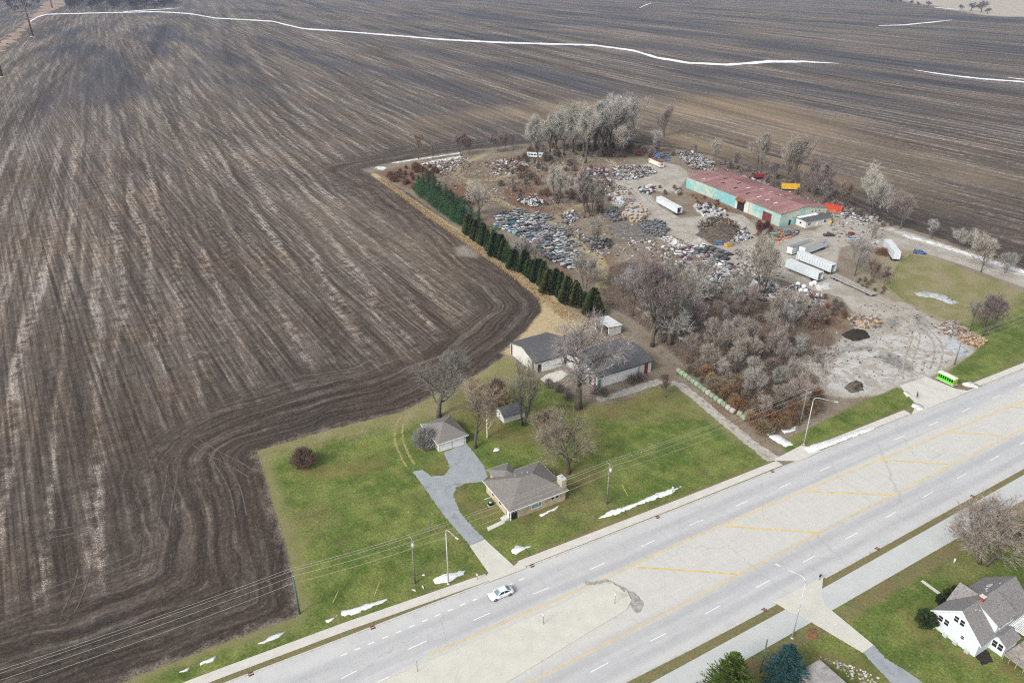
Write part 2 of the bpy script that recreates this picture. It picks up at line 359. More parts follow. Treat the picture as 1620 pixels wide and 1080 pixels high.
    path = b.mix(b.ss(n1, .35, .7), (.33, .285, .155), (.30, .26, .175)); path = b.scale(path, b.ss(n3, .25, .75, .8, 1.2))
    col = b.mix(mask('d_path', 1.8, .5), col, path)
    d2 = b.scale(b.mix(b.ss(n1, .35, .65), (.25, .215, .13), (.30, .265, .19)), b.ss(n3, .2, .8, .8, 1.2)); col = b.mix(mask('d_fade', 12.0, 4.0), col, d2)
    # ---- gravel and crushed concrete
    gv = b.mix(b.ss(n2, .35, .65), (.42, .395, .345), (.33, .30, .25)); gv = b.mix(b.ss(n1, .58, .74), gv, (.24, .22, .19))
    gv = b.scale(gv, b.ss(n3, .2, .8, .86, 1.14)); pt = b.noise(p, .2, 5, .7, .8); gv = b.mix(b.ss(pt, .62, .72), gv, (.50, .495, .475))
    gv = b.mix(b.m('MULTIPLY', b.ss(b.noise(p, .11, 5, .7, 1.2), .60, .66), .75), gv, (.22, .22, .225))
    col = b.mix(mask('d_gravel', 4.0, .7), col, gv)
    wash = b.mix(b.ss(b.noise(p, .3, 6, .7, .7), .42, .58), (.50, .49, .465), (.35, .32, .275))
    col = b.mix(mask('d_wash', 7.0, 1.4), col, b.scale(wash, b.ss(n3, .2, .8, .9, 1.1)))
    mud = b.scale(b.mix(b.ss(n1, .35, .65), (.20, .20, .205), (.12, .105, .09)), b.ss(n3, .2, .8, .8, 1.2))
    col = b.mix(b.m('MULTIPLY', mask('d_mud', 11.0, 1.6), .75), col, mud)
    # ---- lawns
    gl = b.mix(b.ss(n2, .38, .62), (.088, .132, .028), (.158, .188, .050)); gl = b.mix(b.ss(n1, .52, .75), gl, (.20, .19, .07))
    gl = b.mix(b.m('MULTIPLY', b.ss(n4, .50, .68), .6), gl, (.18, .155, .07))
    gl = b.mix(b.m('MULTIPLY', b.ss(b.noise(b.comb(b.m('MULTIPLY', X, .9), b.m('MULTIPLY', Y, .09)), 1.0, 3, .6), .45, .7), .35), gl, (.17, .19, .06))
    gl = b.scale(gl, b.ss(n3, .25, .75, .64, 1.36)); gl = b.scale(gl, b.ss(b.noise(p, .3, 4, .65), .25, .75, .78, 1.2))
    gl = b.mix(b.m('MULTIPLY', b.ss(b.m('ADD', b.attr('d_edge'), b.m('MULTIPLY', b.m('SUBTRACT', b.noise(p, .12, 5, .7), .5), 9.0)), -4.0, 0.5), .8), gl, b.mix(n3, (.24, .20, .11), (.20, .20, .08)))
    dry = b.mix(b.ss(n2, .35, .65), (.205, .195, .080), (.27, .235, .135)); dry = b.scale(dry, b.ss(n3, .25, .75, .78, 1.2))
    gl = b.mix(mask('d_dry', 14.0, 3.0), gl, dry)
    verge = b.mix(b.ss(n1, .4, .6), (.17, .16, .085), (.21, .155, .085)); gl = b.mix(b.m('MULTIPLY', mask('d_verge', 4.0, .8), .7), gl, b.scale(verge, b.ss(n3, .2, .8, .75, 1.25)))
    lit = b.mix(b.ss(n3, .35, .65), (.22, .125, .065), (.17, .135, .065))
    gl = b.mix(b.m('MULTIPLY', mask('d_litter', 9.0, 2.4), b.ss(n1, .3, .75, .1, .8)), gl, lit)
    col = b.mix(mask('d_lawn', 2.6, .4), col, gl)
    sn = b.noise(p, .4, 5, .7)
    col = b.mix(b.m('MULTIPLY', mask('d_snow', 5.0, .5), b.ss(b.noise(p, .5, 5, .7), .40, .52)), col, b.mix(b.ss(sn, .4, .6), (.80, .81, .82), (.62, .62, .60)))
    col = b.mix(b.ss(b.attr('d_far'), -20, 20), col, (.42, .37, .30))
    h = b.m('ADD', b.m('MULTIPLY', clod, .28), b.m('MULTIPLY', n3, .12))
    b.bump(h, .5, .8)
    return b.done(col, .95, 0, .12)
M['ground'] = ground_mat()

# ------------------------------------------------------------------ the lie of the land
def sdf(P, poly):
    poly = np.array(poly, dtype=float); d = np.full(len(P), 1e9); ins = np.zeros(len(P), bool); n = len(poly)
    for i in range(n):
        a = poly[i]; e = poly[(i + 1) % n] - a; w = P - a
        t = np.clip((w @ e) / (e @ e + 1e-12), 0, 1); d = np.minimum(d, np.sum((w - t[:, None] * e) ** 2, 1))
        b2 = poly[(i + 1) % n]
        c = ((a[1] <= P[:, 1]) != (b2[1] <= P[:, 1]))
        with np.errstate(divide='ignore', invalid='ignore'):
            xi = a[0] + (P[:, 1] - a[1]) / (b2[1] - a[1]) * (b2[0] - a[0])
        ins ^= c & (P[:, 0] < xi)
    d = np.sqrt(d); return np.where(ins, d, -d)
def strip(pts, w):
    """closed outline of a band of width w round a world polyline"""
    L, Rr = [], []
    for i, p in enumerate(pts):
        a = Vector(pts[max(i - 1, 0)][:2]); c = Vector(pts[min(i + 1, len(pts) - 1)][:2]); d = (c - a).normalized()
        ww = w[i] if isinstance(w, (list, tuple)) else w
        L.append((p[0] - d.y * ww / 2, p[1] + d.x * ww / 2)); Rr.append((p[0] + d.y * ww / 2, p[1] - d.x * ww / 2))
    return L + Rr[::-1]
def PX(*pts): return [G(*q) for q in pts]

NCURB = [(-90, 93.9), (0, 91.8), (18.6, 91.0), (46, 90.1), (92, 88.6), (131, 87.8), (170, 87.3), (215, 86.4), (350, 83.2)]
SCURB = [(-90, 61.5), (54, 60.9), (67, 60.5), (100, 60.3), (169, 61.0), (350, 62.5)]
def yat(line, x):
    for a, b in zip(line, line[1:]):
        if a[0] <= x <= b[0]: return a[1] + (b[1] - a[1]) * (x - a[0]) / (b[0] - a[0])
    return line[-1][1]

LAWN_N = [(-90, 92), (-90, 100.5)] + PX((190, 1080), (330, 1025), (400, 1000), (470, 975), (474, 962), (455, 870), (425, 770), (408, 713), (520, 680), (640, 650), (700, 618),
     (760, 590), (800, 562), (812, 570), (845, 597), (880, 610), (905, 632), (950, 640), (990, 632), (1030, 615), (1062, 605), (1100, 630), (1160, 680), (1217, 728)) + [(120, 90.4), (120, 88)]
LAWN_E1 = PX((1232, 700), (1290, 672), (1335, 650), (1365, 632), (1400, 622), (1418, 612), (1440, 625), (1455, 640)) + [(169, 88), (124, 88)]
LAWN_E2 = PX((1400, 450), (1420, 418), (1440, 402), (1490, 412), (1545, 432), (1640, 470), (1700, 495)) + [(330, 84), (195, 86)] + PX((1520, 612), (1500, 588), (1545, 555), (1552, 530), (1520, 515), (1470, 495), (1430, 475))
SOUTH = [(-90, -30), (350, -30), (350, 62.5), (169, 61.0), (100, 60.3), (54, 60.9), (-90, 61.5)]
YARD = PX((572, 268), (620, 258), (700, 243), (760, 236), (830, 228), (900, 222), (980, 224), (1070, 236), (1120, 246), (1180, 264), (1260, 290), (1330, 320), (1400, 352), (1470, 372), (1620, 425), (1720, 462)) + \
    [(330, 110), (330, 84), (120, 88)] + PX((1225, 700), (1180, 665), (1065, 575), (1030, 540), (985, 520), (960, 525), (880, 540), (850, 545), (806, 556), (870, 500), (868, 475), (760, 390), (690, 335), (640, 300), (600, 280))
BARNYARD = PX((796, 566), (806, 552), (860, 538), (960, 518), (1000, 512), (1066, 572), (1120, 612), (1235, 705), (1215, 732), (1100, 634), (1060, 608), (990, 640), (900, 642), (845, 604), (812, 574))
polys = {
 'd_lawn': [LAWN_N, LAWN_E1, LAWN_E2, SOUTH],
 'd_yard': [YARD, BARNYARD],
 'd_tan': [strip(PX((590, 275), (640, 310), (700, 352), (760, 392), (820, 432), (870, 472), (878, 495), (840, 530), (800, 560)), [3, 3, 4, 5, 6, 7, 9, 5, 3]),
           PX((865, 470), (900, 490), (935, 505), (960, 520), (900, 530), (860, 535), (880, 500))],
 'd_path': [strip(PX(*q), w) for q, w in (
     (((770, 244), (735, 258), (720, 272), (735, 285), (780, 285), (830, 270)), 4.5), (((735, 285), (775, 310), (830, 340), (870, 352), (905, 375), (925, 395), (945, 405), (955, 425), (950, 455)), 4.2),
     (((880, 345), (905, 330), (940, 318)), 4), (((850, 240), (900, 236), (960, 252), (985, 268)), 4), (((840, 270), (900, 262), (930, 255)), 4))],
 'd_gravel': [PX((975, 275), (1010, 262), (1040, 255), (1075, 262), (1090, 275), (1075, 300), (1060, 305), (1020, 300), (1040, 320), (1075, 345), (1110, 342), (1150, 335), (1175, 340), (1210, 370), (1230, 365), (1290, 365), (1320, 340),
       (1345, 335), (1400, 358), (1450, 375), (1540, 402), (1640, 438), (1720, 470), (1720, 482), (1620, 455), (1540, 425), (1480, 405), (1435, 395), (1390, 395), (1370, 380), (1330, 392), (1320, 430), (1390, 465), (1420, 480),
       (1450, 500), (1460, 540), (1450, 560), (1380, 570), (1340, 540), (1360, 505), (1330, 470), (1290, 460), (1230, 440), (1200, 430), (1160, 420), (1120, 400), (1060, 372), (1010, 335), (985, 310), (965, 290)),
     PX((1380, 480), (1430, 478), (1470, 500), (1545, 535), (1540, 560), (1500, 580), (1470, 600), (1423, 612), (1390, 625), (1340, 630), (1290, 622), (1260, 590), (1270, 560), (1320, 545), (1350, 520))],
 'd_wash': [PX((1270, 575), (1330, 545), (1400, 530), (1480, 520), (1535, 540), (1500, 575), (1460, 597), (1420, 605), (1350, 625), (1300, 610)), strip(PX((1395, 358), (1460, 378), (1540, 405), (1640, 442)), 5.0),
            PX((965, 300), (985, 310), (985, 330), (968, 325)), strip(PX((1085, 400), (1130, 360), (1180, 350)), 4)],
 'd_mud': [PX((1385, 562), (1410, 558), (1445, 580), (1440, 588), (1410, 580)), PX((1400, 505), (1418, 500), (1425, 515), (1410, 520)), PX((1440, 495), (1460, 500), (1455, 512)), PX((1340, 545), (1400, 552), (1330, 556)),
           PX((960, 352), (1000, 352), (1040, 375), (1020, 382), (970, 372))],
 'd_weed': [PX((590, 272), (640, 262), (680, 272), (690, 300), (730, 318), (720, 330), (680, 300), (650, 300)), PX((690, 295), (740, 290), (770, 300), (760, 325), (720, 320)), PX((790, 300), (830, 290), (870, 310), (860, 335), (810, 325)), PX((1090, 305), (1130, 305), (1180, 345), (1160, 345), (1110, 325)), PX((1280, 500), (1320, 490), (1340, 520), (1290, 525))],
 'd_wood': [PX((940, 430), (1000, 410), (1060, 420), (1130, 445), (1200, 440), (1250, 480), (1300, 500), (1330, 560), (1300, 625), (1260, 670), (1220, 690), (1150, 640), (1070, 565), (1010, 510), (955, 480)),
            PX((830, 228), (900, 222), (1070, 236), (1060, 250), (960, 250), (870, 235)), PX((1130, 252), (1260, 290), (1400, 352), (1380, 358), (1250, 305), (1130, 265))],
 'd_dry': [PX((1400, 440), (1440, 402), (1500, 412), (1620, 460), (1600, 500), (1560, 500), (1500, 520), (1430, 475)), PX((640, 650), (700, 618), (800, 560), (840, 600), (700, 660), (560, 690), (430, 720), (430, 705))],
 'd_verge': [strip([(x, yat(NCURB, x) + 1.3) for x in range(-90, 340, 10)], 3.4), strip([(x, yat(SCURB, x) - 1.0) for x in range(-90, 340, 10)], 3.2), strip([(60, 52.6), (100, 52.7), (160, 53.4), (250, 54)], 2.6)],
 'd_litter': [strip(q, w) for q, w in ((PX((470, 740), (520, 745), (570, 738), (610, 730)), 5), (PX((690, 745), (715, 735), (705, 725)), 3.5), (PX((735, 765), (725, 785), (740, 800), (780, 815)), 3.2), (PX((810, 822), (890, 790)), 2.4),
       (PX((720, 650), (760, 660), (800, 690), (850, 690)), 7), (PX((900, 650), (930, 650)), 5), (PX((880, 760), (940, 740)), 8), (PX((950, 660), (985, 645), (1050, 625)), 4), (PX((1350, 950), (1400, 925), (1450, 885), (1530, 855)), 1.7), (PX((1445, 975), (1450, 1000), (1500, 1030), (1545, 1040)), 2.6), (PX((1580, 1040), (1640, 1070)), 5), (PX((830, 900), (960, 845), (1080, 795), (1200, 745)), 1.2), (PX((1180, 1070), (1190, 1050)), 3), (PX((1270, 1050), (1340, 1050), (1400, 1070)), 4))],
 'd_snow': [PX((590, 266), (600, 263), (612, 265), (605, 270)), strip(PX((620, 258), (660, 252), (730, 242)), 3), strip(PX((1430, 372), (1500, 392), (1620, 430), (1720, 465)), 3.6), PX((968, 302), (985, 312), (988, 325), (970, 322)),
            strip(PX((665, 262), (690, 255), (730, 248)), 5), PX((1040, 376), (1060, 372), (1085, 388), (1075, 392)), strip(PX((1060, 384), (1090, 400)), 2.0), strip(PX((1320, 325), (1380, 345)), 3.0), PX((1260, 468), (1300, 462), (1310, 485), (1270, 490))],
 'd_fade': [strip(PX((1395, 455), (1420, 415), (1440, 400), (1500, 410)), 16), strip(PX((1400, 450), (1430, 478), (1480, 500), (1540, 520), (1550, 545), (1505, 585)), 13)],
 'd_pale': [PX((716, 392), (738, 385), (762, 402), (758, 410), (720, 405))],
 'd_tanfield': [PX((1080, 150), (1220, 160), (1330, 205), (1250, 205), (1120, 180)), PX((560, 130), (700, 140), (960, 165), (1000, 190), (860, 195), (640, 170)), PX((350, 88), (520, 92), (640, 118), (560, 130), (400, 120)), PX((1000, 200), (1250, 215), (1500, 330), (1300, 280), (1080, 230))],
 'd_far': [[G(1425, 2), G(1478, 10), G(1540, 22), G(1650, 32), G(1720, -8), G(1450, -20)]],
}
GX0, GX1, GY0, GY1, GS = -90, 350, -30, 440, 1.0
nx, ny = int((GX1 - GX0) / GS) + 1, int((GY1 - GY0) / GS) + 1
gx, gy = np.meshgrid(np.linspace(GX0, GX1, nx), np.linspace(GY0, GY1, ny)); P2 = np.stack([gx.ravel(), gy.ravel()], 1)
D = {k: np.clip(np.max([sdf(P2, q) for q in v], 0), -60, 60) for k, v in polys.items()}
D['d_edge'] = np.clip(-np.maximum(np.max([sdf(P2, q) for q in (LAWN_N, LAWN_E1, LAWN_E2, YARD, BARNYARD)], 0), P2[:, 1] * -1 + 62), -60, 60)
idx = np.arange(nx * ny).reshape(ny, nx)
quads = np.stack([idx[:-1, :-1], idx[:-1, 1:], idx[1:, 1:], idx[1:, :-1]], -1).reshape(-1, 4)
def fm(k): return D[k][quads].mean(1)
is_s = (P2[quads].mean(1)[:, 1] < 75); lawn = fm('d_lawn') > 0; yard = (fm('d_yard') > 0) & ~lawn
def ground_piece(name, sel, zoff=0.0):
    q = quads[sel]; u, inv = np.unique(q, return_inverse=True); q = inv.reshape(-1, 4)
    co = np.zeros((len(u), 3), np.float32); co[:, :2] = P2[u]; co[:, 2] = zoff
    me = bpy.data.meshes.new(name); me.vertices.add(len(u)); me.vertices.foreach_set('co', co.ravel())
    me.loops.add(q.size); me.loops.foreach_set('vertex_index', q.ravel().astype(np.int32))
    me.polygons.add(len(q)); me.polygons.foreach_set('loop_start', np.arange(0, q.size, 4, dtype=np.int32)); me.polygons.foreach_set('loop_total', np.full(len(q), 4, np.int32))
    me.update(); me.validate()
    for k, v in D.items():
        a = me.attributes.new(k, 'FLOAT', 'POINT'); a.data.foreach_set('value', v[u].astype(np.float32))
    me.materials.append(M['ground']); o = link(name, me); o['kind'] = 'structure'; return o
ground_piece('lawn', lawn & ~is_s); ground_piece('roadside_lawn', lawn & is_s); ground_piece('salvage_yard_ground', yard); ground_piece('ploughed_field', ~lawn & ~yard)
# the fields beyond, out to the horizon: a coarse sheet that meets the fine one edge to edge
xs = [-4000, -1500, -500, GX0, GX1] + list(range(450, 3000, 150)) + [4500, 6000]; ys = [-1200, -500, -200, GY0, GY1] + list(range(500, 3200, 100)) + [4000, 5500, 7500]
fv = [(x, y) for y in ys for x in xs]; fq = []
for j in range(len(ys) - 1):
    for i in range(len(xs) - 1):
        if xs[i] == GX0 and ys[j] == GY0: continue
        fq.append((j * len(xs) + i, j * len(xs) + i + 1, (j + 1) * len(xs) + i + 1, (j + 1) * len(xs) + i))
me = bpy.data.meshes.new('far_fields'); me.from_pydata([(x, y, 0) for x, y in fv], [], fq); FP = np.array(fv, float)
for k in D:
    v = np.full(len(fv), -60.0)
    if k == 'd_edge': v[:] = 60.0
    if k == 'd_lawn': v = np.where(FP[:, 1] < -100, 60.0, -60.0)
    if k in ('d_far', 'd_tanfield'): v = np.clip(np.max([sdf(FP, q) for q in polys[k]], 0), -60, 60)
    me.attributes.new(k, 'FLOAT', 'POINT').data.foreach_set('value', v.astype(np.float32))
me.materials.append(M['ground']); tag(link('far_fields', me), kind='structure')

# ------------------------------------------------------------------ road, paths, markings
def sheet(name, pts, z, mat, thick=0.0, kind='structure', parent=None, rag=0.0, seed=0):
    rng = random.Random(seed)
    if rag:
        out = []
        for a, c in zip(pts, pts[1:] + pts[:1]):
            n = max(1, int(math.dist(a, c) / (rag * 2.2)))
            for k in range(n):
                t = k / n; out.append((a[0] + (c[0] - a[0]) * t + rng.uniform(-rag, rag), a[1] + (c[1] - a[1]) * t + rng.uniform(-rag, rag)))
        pts = out
    tris = tessellate_polygon([[Vector((x, y, 0)) for x, y in pts]]); n = len(pts)
    v = [(x, y, z) for x, y in pts]; f = [tuple(t) for t in tris]
    if thick:
        v += [(x, y, z - thick) for x, y in pts]; f += [(i, (i + 1) % n, n + (i + 1) % n, n + i) for i in range(n)]
    mb = MB(); mb.add(v, f); o = mb.build(name, mat, parent)
    if len(o.data.polygons) and o.data.polygons[0].normal.z < 0 and not thick:
        o.data.flip_normals()
    if kind: o['kind'] = kind
    return o
XS = list(range(-90, 351, 10))
sheet('road', [(x, yat(SCURB, x)) for x in XS] + [(x, yat(NCURB, x)) for x in XS[::-1]], .020, M['road'])
# kerbs, broken at the driveways
def kerb(line, gaps, side):
    segs = []; cur = XS[0]
    for a, c in gaps: segs.append((cur, a)); cur = c
    segs.append((cur, 350))
    for a, c in segs:
        xs = [a] + [x for x in XS if a < x < c] + [c]
        sheet('kerb', [(x, yat(line, x)) for x in xs] + [(x, yat(line, x) + side * .32) for x in xs[::-1]], .15, M['kerb'], .16)
kerb(NCURB, [(46.5, 54.5), (126.0, 133.5), (166, 196)], 1); kerb(SCURB, [(88.5, 101.5)], -1)
# north pavement
NSW = [(-90, 97.2), (-6.3, 95.5), (19.7, 94.4), (47.3, 92.4), (52.8, 92.3), (93.9, 91.1), (120.3, 90.6), (170.5, 89.7), (219.4, 88.8), (350, 86.4)]
for a, c in ((-90, 46.8), (53.8, 121.5), (131.5, 166.5), (195.5, 350)):
    xs = [a] + [x for x in XS if a < x < c] + [c]
    sheet('pavement', [(x, yat(NSW, x) - 1.9) for x in xs] + [(x, yat(NSW, x)) for x in xs[::-1]], .055, M['concrete'], .06)
# south shared path and the drive that crosses it
for a, c in ((-90, 91.2), (92.4, 350)):
    xs = [a] + [x for x in XS if a < x < c] + [c]
    sheet('cycle_path', [(x, 54.3 + .004 * max(0, x - 90)) for x in xs] + [(x, 58.55 + .012 * max(0, x - 90)) for x in xs[::-1]], .055, M['pale_path'], .06)
drv = PX((1243, 947), (1258, 962), (1290, 975), (1365, 1032), (1382, 1020), (1312, 950), (1297, 935), (1300, 917))
sheet('driveway_apron', [(88.6, 60.9), (89.4, 57.5), (90.3, 56.2)] + [drv[3]] + [drv[4]] + [(96.0, 55.8), (97.5, 57.8), (101.2, 60.5)], .075, M['concrete_warm'], .08)
sheet('driveway', [drv[3], drv[4]] + PX((1400, 1040), (1440, 1065), (1480, 1095), (1500, 1130), (1440, 1130), (1410, 1080)), .03, M['blacktop'], rag=.12)
# house driveway: concrete apron then old blacktop
apr = PX((743, 863), (767, 853), (813, 897)); 
sheet('driveway_apron', [apr[0], G(773, 906), (46.9, 92.0), (46.6, 90.2), (54.4, 89.9), (53.7, 92.0), G(813, 895), apr[1]], .07, M['concrete_warm'], .07)
sheet('driveway', PX((652, 745), (676, 778), (700, 812), (744, 863), (766, 852), (740, 825), (727, 808), (717, 783), (722, 771), (737, 764), (763, 762), (772, 754), (766, 738), (752, 718), (736, 700), (702, 716), (712, 740), (703, 752), (683, 753), (668, 743)), .03, M['blacktop'], rag=.14, seed=3)
sheet('front_walk', PX((770, 834), (796, 822), (799, 827), (772, 840)), .04, M['concrete'])
# east aprons
sheet('driveway_apron', PX((1222, 728), (1245, 716), (1268, 704)) + [(133.6, 87.9), (125.9, 87.95)], .072, M['concrete'], .07)
sheet('driveway_apron', PX((1423, 610), (1465, 596), (1512, 615), (1530, 618), (1548, 612)) + [(196, 86.9), (166, 87.4)] + PX((1450, 640)), .075, M['concrete'], .08)
sheet('concrete_slab', GC(790, 480, 1620 / 280, [(370, 690), (430, 650), (560, 610), (640, 640), (560, 700), (440, 750)]), .05, M['concrete_warm'], rag=.2)
# gravel track past the barn down to the road (two wheel ruts)
tr = PX((945, 632), (985, 622), (1020, 610), (1045, 603), (1075, 608), (1110, 636), (1150, 670), (1190, 702), (1225, 727))
sheet('gravel_track', strip(tr, [2.0, 2.6, 3, 3, 3, 2.8, 2.8, 3, 4]), .02, surf('track_gravel', (.40, .375, .33), .25, 1.0, .95, dirt=(.24, .20, .15), dirt_amt=.5), rag=.25, seed=5)
M['worn_grass'] = surf('worn_grass', (.27, .24, .10), .3, .8, .95); M['packed_soil'] = surf('packed_soil', (.105, .094, .087), .35, .5, .95)
def wheel_tracks(px, gap, w, mat, z=.012):
    pts = []
    for a, c in zip(px, px[1:]):
        for k in range(6): pts.append((a[0] + (c[0] - a[0]) * k / 6, a[1] + (c[1] - a[1]) * k / 6))
    pts.append(px[-1]); pts = [(sum(q[0] for q in pts[max(0, i - 4):i + 5]) / len(pts[max(0, i - 4):i + 5]), sum(q[1] for q in pts[max(0, i - 4):i + 5]) / len(pts[max(0, i - 4):i + 5])) for i in range(len(pts))]
    for s_ in (-1, 1):
        c = [((a[0] + b_[0]) / 2, (a[1] + b_[1]) / 2) for a, b_ in zip(strip(pts, gap)[:len(pts)], strip(pts, gap)[:len(pts)])] if s_ > 0 else strip(pts, gap)[len(pts):][::-1]
        sheet('wheel_track', strip(c, w), z, mat, rag=w * .3, seed=int(px[0][0] * 10) % 97 + s_)
wheel_tracks(PX((655, 745), (638, 718), (628, 690), (632, 668), (645, 655)), 1.9, .5, M['worn_grass'])
TZ = .008
for px in (((335, 705), (345, 730), (365, 755), (378, 790), (382, 830)), ((300, 690), (330, 715), (380, 735), (410, 760)), ((55, 945), (110, 925), (160, 905), (215, 880), (255, 860)), ((60, 850), (110, 838), (170, 830)), ((275, 720), (272, 760), (262, 800), (258, 850)), ((215, 560), (232, 620), (245, 680)), ((430, 560), (455, 590), (470, 610)), ((400, 580), (440, 545), (480, 510), (520, 460)), ((500, 250), (540, 270), (570, 272), (600, 262)), ((95, 990), (130, 930), (135, 880))):
    TZ += .004; wheel_tracks(PX(*px), 2.2, .26, M['packed_soil'], TZ)
M['rut'] = surf('rut', (.33, .30, .25), .4, .5, .95); M['rut_pale'] = surf('rut_pale', (.47, .45, .41), .25, .5, .95)
for i, px in enumerate((((1440, 612), (1430, 580), (1450, 545), (1450, 515), (1420, 488), (1370, 465), (1320, 445)), ((1455, 605), (1400, 575), (1360, 565), (1320, 575)), ((1470, 600), (1490, 560), (1480, 530), (1440, 505)), ((1340, 400), (1280, 375), (1230, 380), (1180, 395), (1120, 385), (1070, 350), (1020, 315), (1000, 290)), ((1330, 395), (1270, 365), (1200, 380), (1150, 395), (1100, 372), (1050, 335), (1010, 300)), ((1620, 448), (1520, 412), (1440, 386), (1380, 365), (1330, 358)), ((1640, 450), (1540, 415), (1460, 390), (1400, 366), (1340, 350)), ((1000, 290), (1010, 272), (1050, 262), (1080, 275)))):
    wheel_tracks(PX(*px), 2.1, .42, M['rut'] if i % 2 == 0 else M['rut_pale'], .05 + .004 * i)
# raised centre island with its kerb
isl = [(-90, 79.9), (-40, 80.0), (0, 80.0), (30, 79.7), (55, 79.2), (63.5, 79.4), (66.2, 78.6), (67.4, 76.3), (66.6, 73.6), (64.5, 72.4), (55, 71.5), (39, 69.9), (20, 68.6), (-90, 68.3)]
sheet('traffic_island', isl, .15, M['concrete_warm'], .15)
sheet('road_patch', GC(540, 720, 3, [(1355, 640), (1385, 645), (1430, 690), (1438, 715), (1405, 755), (1385, 735), (1350, 680)]), .034, M['patch_asphalt'], rag=.2)
sheet('road_patch', GC(540, 720, 3, [(1155, 595), (1180, 605), (1260, 590), (1350, 635), (1345, 650), (1270, 600), (1190, 615), (1160, 615)]), .156, M['patch_asphalt'], rag=.12)
# painted lines
def line(name, pts, w, mat, z=.028):
    pts = [p for p in pts]; out = []
    for a, c in zip(pts, pts[1:]):
        n = max(1, int(math.dist(a, c) / 4))
        out += [(a[0] + (c[0] - a[0]) * k / n, a[1] + (c[1] - a[1]) * k / n) for k in range(n)]
    out.append(pts[-1]); return sheet(name, strip(out, w), z, mat)
NY = [(30, 80.75), (64, 80.2), (85, 80.55), (107, 80.0), (144, 78.8), (197, 76.9), (350, 72.5)]; SY = [(-90, 67.6), (41, 68.4), (74, 68.7), (111, 69.4), (162, 69.9), (250, 70.2)]
for off in (0, .42):
    line('yellow_line', [(x, y + off) for x, y in NY], .15, M['yellow_paint']); line('yellow_line', [(x, y - off) for x, y in SY], .15, M['yellow_paint'])
for a, c in (((1007, 897), (1173, 908)), ((1148, 832), (1298, 843)), ((1277, 777), (1412, 783)), ((1393, 727), (1500, 734)), ((1498, 683), (1588, 689)), ((1592, 643), (1665, 648))):
    line('yellow_hatch_bar', [G(*a), G(*c)], .42, M['yellow_paint'], .031)
def cp8(*p): return GC(540, 720, 3, p)
def cp9(*p): return GC(1080, 720, 3, p)
def cp6(*p): return GC(1080, 360, 3, p)
nd = [cp8((0, 1058), (75, 1020)), cp8((315, 920), (405, 880)), cp8((627, 782), (707, 747)), cp8((912, 657), (985, 627)), cp8((1178, 542), (1250, 510)), cp8((1422, 432), (1490, 403)), cp9((32, 332), (98, 305)), cp9((252, 240), (310, 215)),
      cp9((457, 155), (513, 132)), cp9((648, 75), (700, 53)), cp6((1005, 1007), (1052, 988)), cp6((1168, 940), (1212, 920)), cp6((1325, 875), (1365, 855)), cp6((1468, 812), (1508, 795)), cp6((1600, 752), (1640, 735))]
sd = [cp8((1183, 1028), (1267, 983)), cp8((1465, 882), (1543, 843)), cp9((105, 752), (178, 713)), cp9((347, 628), (412, 592)), cp9((570, 508), (628, 477)), cp9((770, 398), (828, 368)), cp9((962, 297), (1013, 267)), cp9((1140, 200), (1187, 173)), cp9((1303, 110), (1350, 85)), cp9((1460, 25), (1503, 2)), cp9((1600, -50), (1640, -75))]
for a, c in nd + sd: line('lane_dash', [a, c], .17, M['white_paint'])
for q in ((12, 945), (77, 918), (143, 890), (208, 863), (272, 837), (335, 810), (397, 783), (457, 758), (517, 733), (576, 707), (635, 684), (700, 655), (800, 612), (855, 588)):
    c = cp8(q)[0]; line('turn_lane_dot', [(c[0] - .5, c[1] + .02), (c[0] + .5, c[1] - .02)], .24, M['white_paint'], .03)
for q in ((200, 1062), (-60, 1190), (-150, 1230)):
    c = cp8(q)[0]; line('lane_dash', [(c[0] - 1, c[1]), (c[0] + 1, c[1])], .17, M['white_paint'])

M['rust_dark'] = surf('rust_dark', (.12, .045, .03), .4, 1.4, .9)
# rust-coloured kerb inlets
for q, s in ((cp8((152, 822)), 1), (cp8((922, 545)), 1), (cp8((1508, 300)), 1), (GC(0, 720, 3, [(1190, 1033)]), 1), (cp9((430, 80)), 1), (cp9((385, 732)), -1), (cp9((908, 433)), -1), (cp9((1355, 183)), -1)):
    x = q[0][0]; y = yat(NCURB if s > 0 else SCURB, x)
    o = MB().bb(-.42, .42, -.3, .09, .03, .05).bb(-.42, .42, .1, .3, .05, .17).bb(-.3, .3, .3, .5, .02, .08).build('storm_drain', M['rust_dark'], loc=(x, y, 0), rz=0 if s > 0 else math.pi)
    tag(o, 'rusty brown iron storm drain inlet set in the north kerb' if s > 0 else 'rusty brown iron storm drain inlet set in the south kerb', 'drain', 'storm drains along the kerb')

